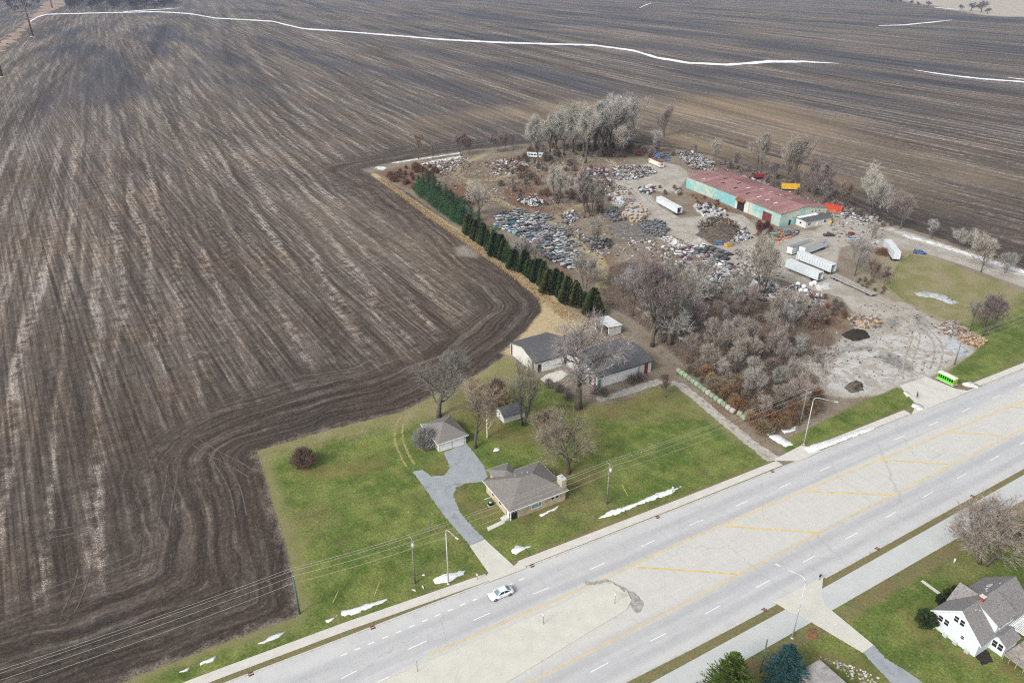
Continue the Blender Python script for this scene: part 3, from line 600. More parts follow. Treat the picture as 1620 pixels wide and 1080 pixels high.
# ------------------------------------------------------------------ vegetation
def rot_about(d, ang, rng):
    """a unit vector ang away from d in a random direction round it"""
    u = d.orthogonal().normalized(); w = d.cross(u); t = rng.uniform(0, 2 * math.pi)
    return (d * math.cos(ang) + (u * math.cos(t) + w * math.sin(t)) * math.sin(ang)).normalized()
def blade(mb, a, c, w, rng, m=0):
    d = (c - a); u = d.orthogonal(); u = u.normalized() if u.length > 1e-6 else Vector((1, 0, 0)); v = d.cross(u).normalized()
    t = rng.uniform(0, math.pi); s1 = (u * math.cos(t) + v * math.sin(t)) * w; s2 = (v * math.cos(t) - u * math.sin(t)) * w
    mb.add([a - s1, a + s1, c], [(0, 1, 2)], m); mb.add([a - s2, a + s2, c], [(0, 1, 2)], m)
def bare_tree(seed, H, tr=.25, r0=None, nk=(8, 7, 6), ntw=6, spread=R(48), up=.16, stems=1, tw=(.8, 1.5), tww=.021, wig=.22, lean=0.0, droop=0.0, limb_l=.52):
    """trunk + limbs mesh, twig mesh; grown by recursion"""
    rng = random.Random(seed); T = MB(); C = MB(); r0 = r0 or H * .024
    def grow(p, d, L, r, lev):
        n = (6, 5, 4, 3)[lev]; pts = [p]; dirs = [d]; q = p.copy(); dd = d.copy()
        for k in range(n):
            j = Vector((rng.gauss(0, 1), rng.gauss(0, 1), rng.gauss(0, 1))) * wig * (.5 if lev == 0 else 1)
            dd = (dd + j * .6 + Vector((0, 0, up if lev else .1)) - Vector((0, 0, droop if lev > 1 else 0))).normalized()
            q = q + dd * (L / n); pts.append(q.copy()); dirs.append(dd.copy())
        end = .45 if lev == 0 else .3
        rad = [r * (1 - (1 - end) * k / n) for k in range(n + 1)]
        if lev == 0: rad[0] *= 1.35
        (T if lev < 3 else C).tube(pts, rad, (7, 5, 4, 3)[lev], 0, lev < 2)
        def at(t):
            f = t * n; i = min(int(f), n - 1); f -= i; return pts[i].lerp(pts[i + 1], f), dirs[i + 1], rad[i] * (1 - f) + rad[i + 1] * f
        if lev < 3:
            k = nk[lev]; lo = tr if lev == 0 else .22
            for i in range(k):
                t = lo + (1 - lo) * ((i + rng.uniform(.2, .9)) / k); t = min(t, .99)
                a, dv, rr = at(t); ang = spread * rng.uniform(.6, 1.25) * (1.0 if lev else 1.15 - .55 * t)
                nd_ = rot_about(dv, ang, rng)
                if nd_.z < -.25 and lev < 2: nd_.z *= -.4; nd_.normalize()
                ll = (H * limb_l * (1.1 - .55 * t) * rng.uniform(.62, 1.22) if lev == 0 else L * rng.uniform(.45, .7) * (1.15 - .4 * t))
                grow(a, nd_, ll, max(rr * rng.uniform(.45, .65), .012), lev + 1)
            if lev > 0:
                for i in range(2): a, dv, rr = at(rng.uniform(.6, .99)); grow(a, rot_about(dv, .4, rng), L * .45, rr * .6, min(lev + 1, 3))
        else:
            for i in range(ntw):
                a, dv, rr = at(rng.uniform(.1, 1)); e = rot_about(dv, R(38) * rng.uniform(.3, 1.3), rng); e = (e + Vector((0, 0, up * .6 - droop * 2))).normalized()
                blade(C, a, a + e * rng.uniform(*tw), tww, rng)
    for s in range(stems):
        base = Vector((0, 0, -.15)); d = Vector((0, 0, 1))
        if stems > 1:
            t = 2 * math.pi * (s + rng.uniform(-.2, .2)) / stems; base += Vector((math.cos(t), math.sin(t), 0)) * .25; d = Vector((math.cos(t) * .32, math.sin(t) * .32, 1)).normalized()
        d = (d + Vector((lean * rng.uniform(-1, 1), lean * rng.uniform(-1, 1), 0))).normalized()
        grow(base, d, H * (.62 if stems == 1 else .58) * rng.uniform(.9, 1.05), r0 * (1 if stems == 1 else .62), 0)
    return T, C
def make_tree(T, C, bark=None):
    zs = [v[2] for v in C.v]; zs.sort(); h = zs[int(len(zs) * .985)]
    return (T.mesh('trunk', bark or M['bark']), C.mesh('crown', M['twig']), h)
VAR = {
 'oak': make_tree(*bare_tree(1, 16, .22, .48, (9, 7, 6), 5, R(55), .10, wig=.34, limb_l=.5)),
 'oak2': make_tree(*bare_tree(12, 16, .34, .46, (10, 7, 6), 5, R(60), .08, wig=.36, limb_l=.48)),
 'elm': make_tree(*bare_tree(2, 15, .20, .30, (9, 6, 6), 7, R(38), .22, limb_l=.55)),
 'elm2': make_tree(*bare_tree(3, 15, .25, .28, (10, 6, 6), 7, R(34), .26, limb_l=.5)),
 'poplar': make_tree(*bare_tree(4, 15, .12, .22, (13, 6, 5), 6, R(30), .28, limb_l=.4)),
 'vase': make_tree(*bare_tree(5, 12, .2, .26, (6, 6, 5), 6, R(34), .22, stems=3, limb_l=.5)),
 'vase_open': make_tree(*bare_tree(15, 12, .3, .26, (6, 5, 4), 2, R(30), .24, stems=4, tww=.02, limb_l=.42)),
 'small': make_tree(*bare_tree(6, 8, .15, .14, (8, 6, 5), 4, R(46), .16, tw=(.6, 1.2), tww=.019, limb_l=.5)),
 'small2': make_tree(*bare_tree(7, 8, .1, .12, (8, 6, 5), 4, R(42), .2, stems=2, tw=(.6, 1.2), tww=.019, limb_l=.5)),
 'thin': make_tree(*bare_tree(8, 11, .3, .16, (9, 5, 3), 3, R(46), .16, tw=(.5, 1.0), limb_l=.36)),
 'birch': make_tree(*bare_tree(9, 9, .2, .16, (9, 5, 3), 2, R(40), .16, tw=(.4, .9), limb_l=.4), M['bark_pale']),
 'willow': make_tree(*bare_tree(10, 11, .15, .36, (9, 7, 6), 5, R(58), .10, tw=(.7, 1.4), droop=.06, wig=.3, limb_l=.58)),
 'wide': make_tree(*bare_tree(11, 9, .14, .3, (8, 7, 6), 6, R(58), .10, tw=(.5, 1.0), tww=.02, wig=.3, stems=2, limb_l=.62)),
}
def shrub(seed, H=2.2, W=1.6, n=520, leafy_=False):
    rng = random.Random(seed); T = MB(); C = MB()
    for i in range(14):
        t = rng.uniform(0, 6.28); r = rng.uniform(.2, .8); T.tube([(0, 0, -.05), (math.cos(t) * r * W * .5, math.sin(t) * r * W * .5, H * .45), (math.cos(t) * r * W, math.sin(t) * r * W, H * rng.uniform(.7, 1))], [.035, .025, .012], 3, 0, False)
    for i in range(n):
        t = rng.uniform(0, 6.28); f = rng.random() ** .5; zz = rng.random()
        rr = W * f * math.sin(math.pi * (.2 + .75 * zz)) * .95; a = Vector((math.cos(t) * rr * .75, math.sin(t) * rr * .75, H * zz * .8))
        e = (Vector((math.cos(t) * .6, math.sin(t) * .6, .9)) + Vector((rng.gauss(0, .5), rng.gauss(0, .5), rng.gauss(0, .3)))).normalized()
        blade(C, a, a + e * rng.uniform(.35, .85), rng.uniform(.016, .034), rng)
    return T.mesh('stem', M['bark']), C.mesh('twig_mass', M['twig']), H
VAR['shrub'] = shrub(21); VAR['shrub2'] = shrub(22, 1.8, 1.9, 620); VAR['ball'] = shrub(23, 3.0, 2.3, 1700); VAR['clump'] = shrub(24, 3.2, 1.7, 900)
GREY = (.37, .35, .335); GREYW = (.37, .335, .295); PALE = (.45, .43, .39); BROWN = (.225, .175, .135); RED = (.20, .105, .075); TAN = (.33, .26, .165); MAUVE = (.27, .225, .215); DARKG = (.20, .175, .155)
def jit(c, rng, k=.12):
    f = 1 + rng.uniform(-k, k); return tuple(max(0, x * f * (1 + rng.uniform(-k, k) * .25)) for x in c)
VR = random.Random(77)
LAND = [('the hay bales', 128.5, 122), ('the white shelter', 127, 164), ('the larger barn', 122, 146), ('the tall roadside lamp', 132, 93), ('the round brown soil heap', 160, 106), ('the black soil heap', 172, 127), ('the white trailers', 218, 165), ('the frosted scrap', 190, 180), ('the hedge end', 134, 178), ('the caravan', 275, 320), ('the minibus', 208, 352), ('the lone vase-shaped tree', 307, 390), ('the yellow tipper', 302, 248), ('the red lorry', 303, 270), ('the red container', 290, 214), ('the gravel lane', 300, 180), ('the field corner', 132, 385), ('the far yard edge', 180, 400), ('the grassy loop', 170, 335), ('the crates', 204, 255), ('the evergreen hedge', 138, 265), ('the grassy path', 168, 262), ('the yard road', 215, 285), ('the big soil heap', 235, 235), ('the warehouse door', 250, 235), ('the teal wall', 255, 262), ('the pallets', 204, 238), ('the flatbed', 223, 150), ('the log pile', 222, 112), ('the snowy ditch', 300, 1700), ('the power pole', 138, 98), ('the board-strewn rubble', 185, 128)]
def near_to(x, y): return min(LAND, key=lambda q: (q[1] - x) ** 2 + (q[2] - y) ** 2)[0]
def tone(c):
    if c[0] > .4: return 'pale'
    if c[0] > 1.7 * c[2]: return 'rust-coloured' if c[1] < .62 * c[0] else 'tan'
    if c[0] > 1.3 * c[2]: return 'brown'
    if c[0] - c[1] > .035: return 'mauve-grey'
    return 'grey' if c[0] > .27 else 'dark'
def plant(var, x, y, h, color, label, cat='tree', group=None, name=None, wide=1.0):
    T, C, hh = VAR[var]; s = h / hh
    is_shrub = var in ('shrub', 'shrub2', 'ball', 'clump')
    e = empty(name or ('bare_shrub' if is_shrub else 'bare_tree'), (x, y, 0), VR.uniform(0, 6.28), label, cat, group)
    e.scale = (s * wide, s * wide, s)
    if group: e['label'] = f"{'tall ' if h > 9.2 else 'low ' if h < 2.2 else ''}{tone(color)} {label.replace('brown ', '').replace('rusty ', '').replace('dark ', '').replace('grey-', '').replace('pale ', '').replace('tall ', '').replace('red-', '').replace('low ', '')}, near {near_to(x, y)}"
    c = jit(color, VR); link('stem' if is_shrub else 'trunk', T, e, color=c); link('twig_mass' if is_shrub else 'crown', C, e, color=c); return e
def plant_px(var, bx, by, ty, color, label, cat='tree', group=None, wide=1.0):
    x, y = G(bx, by); return plant(var, x, y, max(.8, hgt(bx, by, ty)), color, label, cat, group, wide=wide)

# the home lot
plant_px('oak', 694, 659, 556, (.27, .25, .235), 'big gnarled bare oak behind the hip-roofed garage')
plant_px('oak2', 915, 646, 506, (.33, .31, .295), 'tallest bare oak with a thick dark trunk between the two barns', wide=1.05)
plant_px('vase_open', 828, 672, 575, (.27, .235, .195), 'many-stemmed bare tree beside the small white shed', wide=.85)
plant_px('thin', 752, 708, 600, (.30, .25, .2), 'slim dark bare tree east of the garage')
plant_px('birch', 771, 692, 622, (.45, .38, .28), 'pale-barked bare tree between the garage and the small shed', wide=.9)
plant_px('willow', 900, 748, 655, (.29, .25, .19), 'broad brown-twigged bare tree behind the brick house', wide=.85)
plant_px('small2', 860, 700, 650, (.30, .25, .2), 'little bare tree on the lawn south of the small shed')
plant_px('small', 1053, 628, 590, BROWN, 'small bare tree at the bend of the gravel track')
plant_px('ball', 674, 705, 676, (.33, .32, .31), 'large grey bare bush against the garage wall', 'shrub', wide=1.15)
plant_px('ball', 481, 736, 706, (.19, .12, .10), 'round reddish bare bush alone on the west lawn', 'shrub', wide=1.0)
plant_px('clump', 786, 632, 595, BROWN, 'dark bare bush north of the pale-barked tree', 'shrub')
plant_px('clump', 800, 645, 612, TAN, 'straw-coloured bare bush north of the small shed', 'shrub')
plant_px('clump', 775, 655, 628, TAN, 'tan bare bush beside the pale-barked tree', 'shrub')
for q in ((868, 612), (885, 620), (898, 632), (940, 622), (955, 626), (1000, 606), (1012, 602)):
    plant_px('shrub', q[0], q[1], q[1] - 14, DARKG, 'low dark bare shrub growing in front of the barns', 'shrub', 'shrubs in front of the barns')
plant_px('wide', 1554, 892, 806, (.28, .245, .21), 'wide low bare tree beside the south cycle path', wide=1.12)
# back of the yard: the tall pale grove
for i, (v, bx, by, ty, c) in enumerate((('poplar', 852, 262, 186, PALE), ('elm', 893, 246, 172, PALE), ('elm2', 907, 240, 168, PALE), ('elm', 922, 248, 165, GREY), ('elm2', 926, 258, 172, PALE), ('poplar', 938, 240, 163, PALE), ('elm', 952, 246, 160, PALE), ('elm2', 965, 240, 156, PALE),
        ('elm', 978, 232, 153, PALE), ('vase', 980, 248, 200, PALE), ('vase', 990, 240, 195, PALE), ('elm2', 992, 225, 158, GREY), ('elm', 942, 232, 166, PALE), ('elm', 880, 236, 178, GREY), ('poplar', 870, 240, 182, PALE), ('elm2', 958, 232, 160, GREY))):
    plant_px(v, bx, by, ty, c, 'bare tree in the back grove', group='grove behind the salvage yard', wide=1.2)
plant_px('oak', 1003, 212, 150, GREY, 'dark-limbed bare tree standing at the field side of the grove')
plant_px('elm', 1050, 216, 166, GREYW, 'lone vase-shaped bare tree east of the grove')
plant_px('small', 1042, 242, 206, GREY, 'small round bare tree in front of the lone vase-shaped tree')
# the hedgerow behind the warehouse and along the lane
for v, bx, by, ty, c in (('small', 1098, 246, 228, MAUVE), ('small', 1128, 258, 221, GREYW), ('elm', 1196, 272, 208, GREYW), ('elm2', 1203, 276, 214, GREYW), ('elm', 1243, 290, 215, GREYW), ('elm2', 1256, 290, 218, GREYW), ('small2', 1290, 312, 255, MAUVE), ('small', 1338, 330, 288, BROWN), ('elm', 1376, 342, 266, PALE), ('small2', 1382, 344, 285, PALE), ('small', 1424, 362, 305, MAUVE),
        ('small', 1474, 378, 347, GREY), ('small2', 1522, 396, 362, GREY), ('small', 1552, 430, 374, GREYW), ('small2', 1590, 432, 400, GREY), ('small', 1225, 285, 255, MAUVE), ('small', 1165, 268, 240, MAUVE), ('small2', 1305, 318, 285, MAUVE)):
    plant_px(v, bx, by, ty, c, 'bare tree in the hedgerow behind the warehouse', group='hedgerow trees behind the warehouse')
for v, bx, by, ty, c, lb in (('small', 1352, 436, 378, GREY, 'stout bare tree beside the long flatbed'), ('small2', 1379, 446, 412, BROWN, 'small brown bare tree on the weedy bank by the flatbed'), ('thin', 1398, 452, 420, BROWN, 'slim bare tree at the end of the weedy bank'), ('small', 1378, 380, 350, GREYW, 'bare tree at the mouth of the gravel lane'),
        ('vase', 1556, 530, 466, DARKG, 'bare many-stemmed tree beside the cut log pile'), ('thin', 1534, 524, 476, DARKG, 'thin bare tree next to the many-stemmed tree by the log pile'), ('vase', 1204, 466, 378, GREYW, 'tall bare tree beside the white trailers'), ('oak2', 1098, 478, 406, GREYW, 'spreading bare tree at the edge of the stacked junk'),
        ('elm', 1032, 548, 400, MAUVE, 'largest reddish bare tree beside the open white shelter'), ('elm2', 1000, 500, 412, GREY, 'tall grey bare tree at the end of the evergreen hedge'), ('elm', 985, 470, 425, GREY, 'grey frosted tree behind the end of the evergreen hedge'), ('oak', 1060, 545, 430, GREY, 'grey bare tree with drooping twigs at the wood edge'),
        ('oak2', 757, 348, 288, PALE, 'round frosted tree inside the dark evergreen hedge'), ('small', 745, 340, 300, BROWN, 'brown bare tree beside the round frosted tree'), ('small', 945, 392, 345, GREYW, 'lone bare tree in a heap of junk beside the grassy path'), ('small2', 925, 455, 405, GREYW, 'grey bare tree between the hedge and the junk cars'), ('small2', 838, 425, 375, GREY, 'half-dead bare tree leaning out of the evergreen hedge'),
        ('vase', 882, 322, 264, PALE, 'pale clump of bare trunks in the middle of the brush'), ('poplar', 925, 345, 268, GREYW, 'narrow bare tree beside the stacked crates'), ('vase', 935, 342, 280, GREYW, 'bare tree cluster between the path and the crates'), ('small', 950, 338, 300, GREYW, 'small bare tree nearest the stacked crates')):
    plant_px(v, bx, by, ty, c, lb)
for v, bx, by, ty, c in (('thin', 662, 252, 212, BROWN), ('small', 685, 252, 226, MAUVE), ('vase', 730, 246, 210, MAUVE), ('small', 742, 246, 216, BROWN), ('small2', 785, 242, 212, MAUVE), ('small', 800, 236, 205, MAUVE), ('small', 812, 236, 210, MAUVE)):
    plant_px(v, bx, by, ty, c, 'thin bare tree on the far yard edge', group='trees on the far yard edge')
# the thicket between the barns and the yard entrance
def inside(p, poly):
    c = False; n = len(poly)
    for i in range(n):
        a, d = poly[i], poly[(i + 1) % n]
        if (a[1] > p[1]) != (d[1] > p[1]) and p[0] < (d[0] - a[0]) * (p[1] - a[1]) / (d[1] - a[1]) + a[0]: c = not c
    return c
def scatter(poly, n, rng, dmin=0.0):
    xs = [q[0] for q in poly]; ys = [q[1] for q in poly]; out = []; k = 0
    while len(out) < n and k < n * 60:
        k += 1; p = (rng.uniform(min(xs), max(xs)), rng.uniform(min(ys), max(ys)))
        if inside(p, poly) and all((p[0] - q[0]) ** 2 + (p[1] - q[1]) ** 2 > dmin * dmin for q in out): out.append(p)
    return out
rng = random.Random(5)
W1 = PX((1010, 470), (1060, 440), (1120, 470), (1190, 470), (1240, 495), (1290, 520), (1300, 560), (1285, 610), (1262, 650), (1230, 678), (1180, 645), (1110, 590), (1062, 560), (1030, 520))
for p in scatter(W1, 60, rng, 3.6):
    plant(rng.choice(['small', 'small2', 'vase', 'elm', 'small']), *p, rng.uniform(6.5, 10.5), rng.choice([GREYW, GREY, (.36, .32, .295), GREYW, (.32, .27, .235)]), 'bare tree in the roadside thicket', 'tree', 'thicket behind the hay bales')
W1b = PX((1090, 590), (1130, 590), (1190, 620), (1250, 640), (1300, 620), (1290, 650), (1250, 678), (1215, 690), (1160, 648))
for p in scatter(W1b, 60, rng, 2.2):
    plant(rng.choice(['shrub', 'shrub2', 'clump']), *p, rng.uniform(2, 4.2), rng.choice([BROWN, (.22, .16, .10), (.25, .15, .085), TAN, BROWN]), 'bare shrub along the roadside edge of the thicket', 'shrub', 'shrubs along the thicket edge')
for p in scatter(W1, 46, rng, 2.6):
    plant(rng.choice(['shrub', 'clump', 'shrub2']), *p, rng.uniform(1.8, 3.6), rng.choice([MAUVE, (.27, .22, .18), GREYW, (.28, .20, .14)]), 'bare shrub under the thicket trees', 'shrub', 'shrubs under the thicket')
W2 = PX((605, 282), (650, 262), (690, 268), (685, 300), (735, 318), (735, 345), (690, 330), (655, 305))
for p in scatter(W2, 46, rng, 2.6): plant(rng.choice(['shrub', 'clump', 'shrub2']), *p, rng.uniform(2, 4), rng.choice([RED, RED, (.2, .11, .07), BROWN]), 'bare shrub at the hedge corner', 'shrub', 'red shrubs at the field corner')
W3 = PX((790, 262), (840, 245), (900, 258), (960, 272), (975, 320), (950, 340), (890, 330), (830, 325), (790, 300))
for p in scatter(W3, 84, rng, 2.6): plant(rng.choice(['shrub', 'clump', 'shrub2', 'small']), *p, rng.uniform(2, 4.5), rng.choice([BROWN, MAUVE, (.23, .14, .10), DARKG]), 'bare shrub in the overgrown yard middle', 'shrub', 'shrubs in the middle of the yard')
W4 = PX((830, 236), (900, 230), (1000, 232), (1075, 246), (1120, 256), (1110, 264), (1050, 252), (980, 252), (900, 250), (850, 250))
for p in scatter(W4, 46, rng, 4.0): plant(rng.choice(['shrub', 'clump', 'shrub2']), *p, rng.uniform(2, 4.5), rng.choice([BROWN, MAUVE, RED, DARKG]), 'bare shrub at the foot of the grove', 'shrub', 'shrubs under the grove')
W5 = PX((1135, 256), (1260, 292), (1340, 328), (1420, 362), (1400, 362), (1320, 328), (1240, 302), (1140, 268))
for p in scatter(W5, 40, rng, 3.0): plant(rng.choice(['shrub', 'clump']), *p, rng.uniform(2, 4.0), rng.choice([MAUVE, DARKG, MAUVE]), 'bare shrub in the warehouse hedgerow', 'shrub', 'hedgerow shrubs')
W6 = PX((1260, 480), (1300, 470), (1345, 490), (1330, 515), (1280, 525), (1240, 500))
for p in scatter(W6, 26, rng, 2.0): plant(rng.choice(['shrub', 'clump']), *p, rng.uniform(1.5, 3.4), rng.choice([BROWN, (.24, .13, .08), DARKG]), 'bare shrub beside the yard entrance', 'shrub', 'shrubs beside the soil heap')
W7 = PX((1345, 440), (1370, 440), (1410, 462), (1405, 470), (1370, 458))
for p in scatter(W7, 12, rng, 1.8): plant('shrub', *p, rng.uniform(1, 2), BROWN, 'low brown shrub on the weedy bank by the flatbed', 'shrub', 'shrubs on the weedy bank')
for p in scatter(PX((1185, 365), (1215, 352), (1222, 372), (1200, 380)), 8, rng, 1.5): plant('clump', *p, rng.uniform(2.5, 4), (.14, .06, .055), 'vine-covered bush against the warehouse wall', 'shrub', 'dark red bushes at the warehouse')
plant_px('shrub2', 1395, 402, 392, (.22, .12, .07), 'rust-coloured weed clump beside the lone white trailer', 'shrub', wide=1.6)
for p in scatter(PX((1020, 295), (1075, 298), (1085, 310), (1060, 315)), 10, rng, 1.5): plant('shrub', *p, rng.uniform(1.4, 2.2), (.26, .14, .08), 'rusty weed clump beside the warehouse track', 'shrub', 'weeds by the warehouse track')
for p in scatter(PX((1085, 308), (1140, 318), (1165, 345), (1140, 340), (1100, 325)), 16, rng, 2.0): plant('shrub', *p, rng.uniform(1, 1.8), (.24, .12, .07), 'rusty weed clump along the teal wall', 'shrub', 'weeds along the teal wall')

# undergrowth: nobody could count the stalks
def stalks(name, poly, n, hmin, hmax, cols, label, seed, cat):
    rng_ = random.Random(seed); mb = MB()
    for p in scatter(poly, n, rng_):
        k = rng_.randrange(len(cols))
        for j in range(4):
            a = Vector((p[0] + rng_.gauss(0, .35), p[1] + rng_.gauss(0, .35), 0)); h = rng_.uniform(hmin, hmax)
            blade(mb, a, a + Vector((rng_.gauss(0, .3) * h, rng_.gauss(0, .3) * h, h)), rng_.uniform(.015, .04), rng_, k)
    mats = []
    for i, c in enumerate(cols): mats.append(surf(name + '_tone' + 'abcdef'[i], c, .3, .8, .95))
    tag(mb.build(name, mats, fixn=False), label, cat, kind='stuff')
stalks('dry_grass', strip(PX((600, 282), (640, 312), (700, 355), (760, 397), (820, 438), (870, 480), (900, 500), (945, 510)), [2, 3, 3.5, 4, 4, 4, 6, 4]), 5200, .3, .9, [(.45, .345, .19), (.50, .41, .26), (.36, .23, .12)], 'tall straw-coloured dry grass along the foot of the evergreen hedge', 31, 'dry grass')
stalks('undergrowth', polys['d_wood'][0], 9000, .4, 1.5, [(.17, .12, .09), (.23, .17, .12), (.27, .25, .23)], 'tangled brown undergrowth on the floor of the thicket', 32, 'undergrowth')
stalks('yard_weeds', PX((690, 262), (830, 245), (960, 262), (980, 330), (960, 345), (870, 345), (770, 330), (700, 305)), 6500, .3, 1.1, [(.22, .11, .06), (.25, .18, .11), (.16, .10, .07)], 'brown and reddish dead weeds covering the back of the yard', 33, 'weeds')

# evergreens
def arborvitae(seed, H=7.0, W=1.5, n=2600, lean=.0):
    rng = random.Random(seed); T = MB(); C = MB(); T.tube([(0, 0, -.1), (0, 0, H * .8)], [.14, .03], 5)
    lob = [(rng.uniform(0, 6.28), rng.uniform(.1, .9), rng.uniform(.75, 1.15)) for _ in range(16)]
    for i in range(n):
        z = rng.random() ** 1.15; t = rng.uniform(0, 6.28); prof = (1 - z) ** .72 * (1 if z > .08 else .6 + z * 5)
        k = 1.0
        for lt, lz, lk in lob:
            dt = abs((t - lt + math.pi) % (2 * math.pi) - math.pi)
            if dt < .6 and abs(z - lz) < .12: k = lk
        f = math.sqrt(rng.uniform(.25, 1)); rr = W * prof * f * k + .05; p = Vector((math.cos(t) * rr, math.sin(t) * rr, .1 + z * H))
        o = Vector((math.cos(t), math.sin(t), 1.3 + rng.gauss(0, .5))).normalized(); sz = rng.uniform(.2, .42)
        side = o.cross(Vector((rng.gauss(0, 1), rng.gauss(0, 1), rng.gauss(0, 1)))).normalized() * sz * .32
        C.add([p - side, p + side, p + o * sz + side * .4, p + o * sz - side * .4], [(0, 1, 2, 3)])
    return T.mesh('trunk', M['bark']), C.mesh('foliage', M['leaf']), H
def spruce(seed, H=9.0, W=2.6, tiers=22, n=11, fine=15):
    rng = random.Random(seed); T = MB(); C = MB(); T.tube([(0, 0, -.1), (0, 0, H * .97)], [.2, .03], 6)
    for i in range(tiers):
        z = (i + .5) / tiers; L = W * (1 - z) ** .8 * (1 if z > .1 else .8)
        for j in range(max(5, int(n * (1.15 - .6 * z)))):
            t = rng.uniform(0, 6.28); L2 = L * rng.uniform(.75, 1.12) + .15; a = Vector((0, 0, .25 + z * H * .96))
            d = Vector((math.cos(t), math.sin(t), .22 - .3 * (1 - z) + rng.gauss(0, .08))).normalized()
            for k in range(fine):
                f = (k + rng.random()) / fine; q = a + d * L2 * f + Vector((0, 0, .12 * f * f * L2))
                e = (d + Vector((rng.gauss(0, .6), rng.gauss(0, .6), .25 + rng.gauss(0, .35)))).normalized(); sz = rng.uniform(.16, .34) * (1.1 - .3 * f)
                s_ = e.cross(Vector((rng.gauss(0, 1), rng.gauss(0, 1), rng.gauss(0, 1)))).normalized() * sz * .3
                C.add([q - s_, q + s_, q + e * sz], [(0, 1, 2)])
    return T.mesh('trunk', M['bark']), C.mesh('foliage', M['leaf']), H
ARB = [arborvitae(41), arborvitae(42, 7, 1.7), arborvitae(43, 7, 1.35)]; SPR = [spruce(44, 8, 3.0, 20, 11, 16), spruce(45, 8, 2.6, 22, 11, 16)]
def evergreen(v, x, y, h, wide, col, label, group=None, name='evergreen_tree', cat='tree'):
    T, C, hh = v; s = h / hh; e = empty(name, (x, y, 0), VR.uniform(0, 6.28), label, cat, group); e.scale = (s * wide, s * wide, s); c = jit(col, VR, .18)
    link('trunk', T, e, color=c); link('foliage', C, e, color=c)
hp = [Vector(G(*q)) for q in ((660, 306), (700, 335), (745, 372), (790, 408), (830, 432), (875, 462), (915, 484), (942, 497))]
tot = sum((b - a).length for a, b in zip(hp, hp[1:])); 
def along(s):
    for a, b in zip(hp, hp[1:]):
        L = (b - a).length
        if s <= L: return a.lerp(b, s / L)
        s -= L
    return hp[-1]
nh = 84
for i in range(nh):
    f = i / (nh - 1); p = along(f * tot)
    if .36 < f < .40: continue
    if f < .36: evergreen(rng.choice(SPR), p.x + rng.uniform(-.6, 1.2), p.y, rng.uniform(7.5, 9.5), rng.uniform(1.0, 1.25), (.045, .105, .048), f"bushy dark green evergreen at the far end of the hedge, {'next to the red shrubs' if f < .12 else 'beside the round frosted tree' if f < .24 else 'where the cone-shaped ones begin'}", 'bushy evergreens of the hedge')
    else: evergreen(rng.choice(ARB + [SPR[1]]) if rng.random() < .3 else rng.choice(ARB), p.x + rng.gauss(0, .7), p.y + rng.gauss(0, .5), rng.uniform(5.0, 9.4), rng.uniform(1.1, 1.9), rng.choice([(.048, .082, .034), (.055, .085, .03), (.04, .075, .036), (.06, .08, .03), (.075, .085, .035)]), f"cone-shaped dark green evergreen in the hedge, {'next to the bushy ones' if f < .5 else 'beside the scrap car rows' if f < .78 else 'toward the white shelter'}", 'cone-shaped evergreens of the hedge')
for q in ((664, 298), (672, 300), (681, 308), (690, 314), (700, 320), (708, 328), (718, 336), (728, 344), (740, 355), (750, 366)):
    x, y = G(*q); evergreen(rng.choice(SPR), x + 2, y, rng.uniform(7.5, 9.5), 1.2, (.045, .105, .048), 'bushy dark green evergreen at the far end of the hedge', 'bushy evergreens of the hedge')
BIG = spruce(46, 9, 3.4, 30, 16, 30); BLUE = spruce(47, 8, 3.1, 30, 18, 30)
x, y = G(1148, 1122); evergreen(BIG, x, y, 12.2, 1.25, (.075, .105, .022), 'tall olive green conifer beside the blue spruce south of the road')
x, y = G(1238, 1082); evergreen(BLUE, x, y, 8.8, 1.25, (.030, .070, .072), 'blue-green spruce at the south driveway')
def bush(seed, W, H, n):
    rng = random.Random(seed); C = MB(); T = MB(); T.tube([(0, 0, -.1), (0, 0, H * .6)], [.1, .04], 5)
    for i in range(n):
        v = Vector((rng.gauss(0, 1), rng.gauss(0, 1), rng.gauss(0, 1))).normalized(); f = rng.uniform(.55, 1) * (1 + .12 * math.sin(v.x * 7 + v.z * 5)); p = Vector((v.x * W * f, v.y * W * f, H * .5 + v.z * H * .5 * f))
        e = (v + Vector((rng.gauss(0, .5), rng.gauss(0, .5), rng.gauss(0, .5)))).normalized(); sz = rng.uniform(.14, .3); s_ = e.cross(Vector((rng.gauss(0, 1), rng.gauss(0, 1), rng.gauss(0, 1)))).normalized() * sz * .4
        C.add([p - s_, p + s_, p + e * sz], [(0, 1, 2)])
    return T.mesh('stem', M['bark']), C.mesh('foliage', M['leaf']), H
BU = bush(51, 1.5, 3.0, 5200)
for q, h, w, lb in (((1463, 990), 3.2, 1.05, 'large dark evergreen bush at the corner of the white house'), ((1488, 955), 2.0, 1.0, 'low evergreen bush behind the large one by the white house'), ((1500, 945), 1.8, 1.1, 'clipped evergreen bush along the north wall of the white house'), ((1512, 938), 1.6, 1.1, 'small evergreen bush at the porch of the white house'), ((1612, 850), 2.6, 1.0, 'green bush beside the wide low tree')):
    x, y = G(*q); evergreen(BU, x, y, h, w, (.035, .05, .018), lb, name='evergreen_bush', cat='bush')
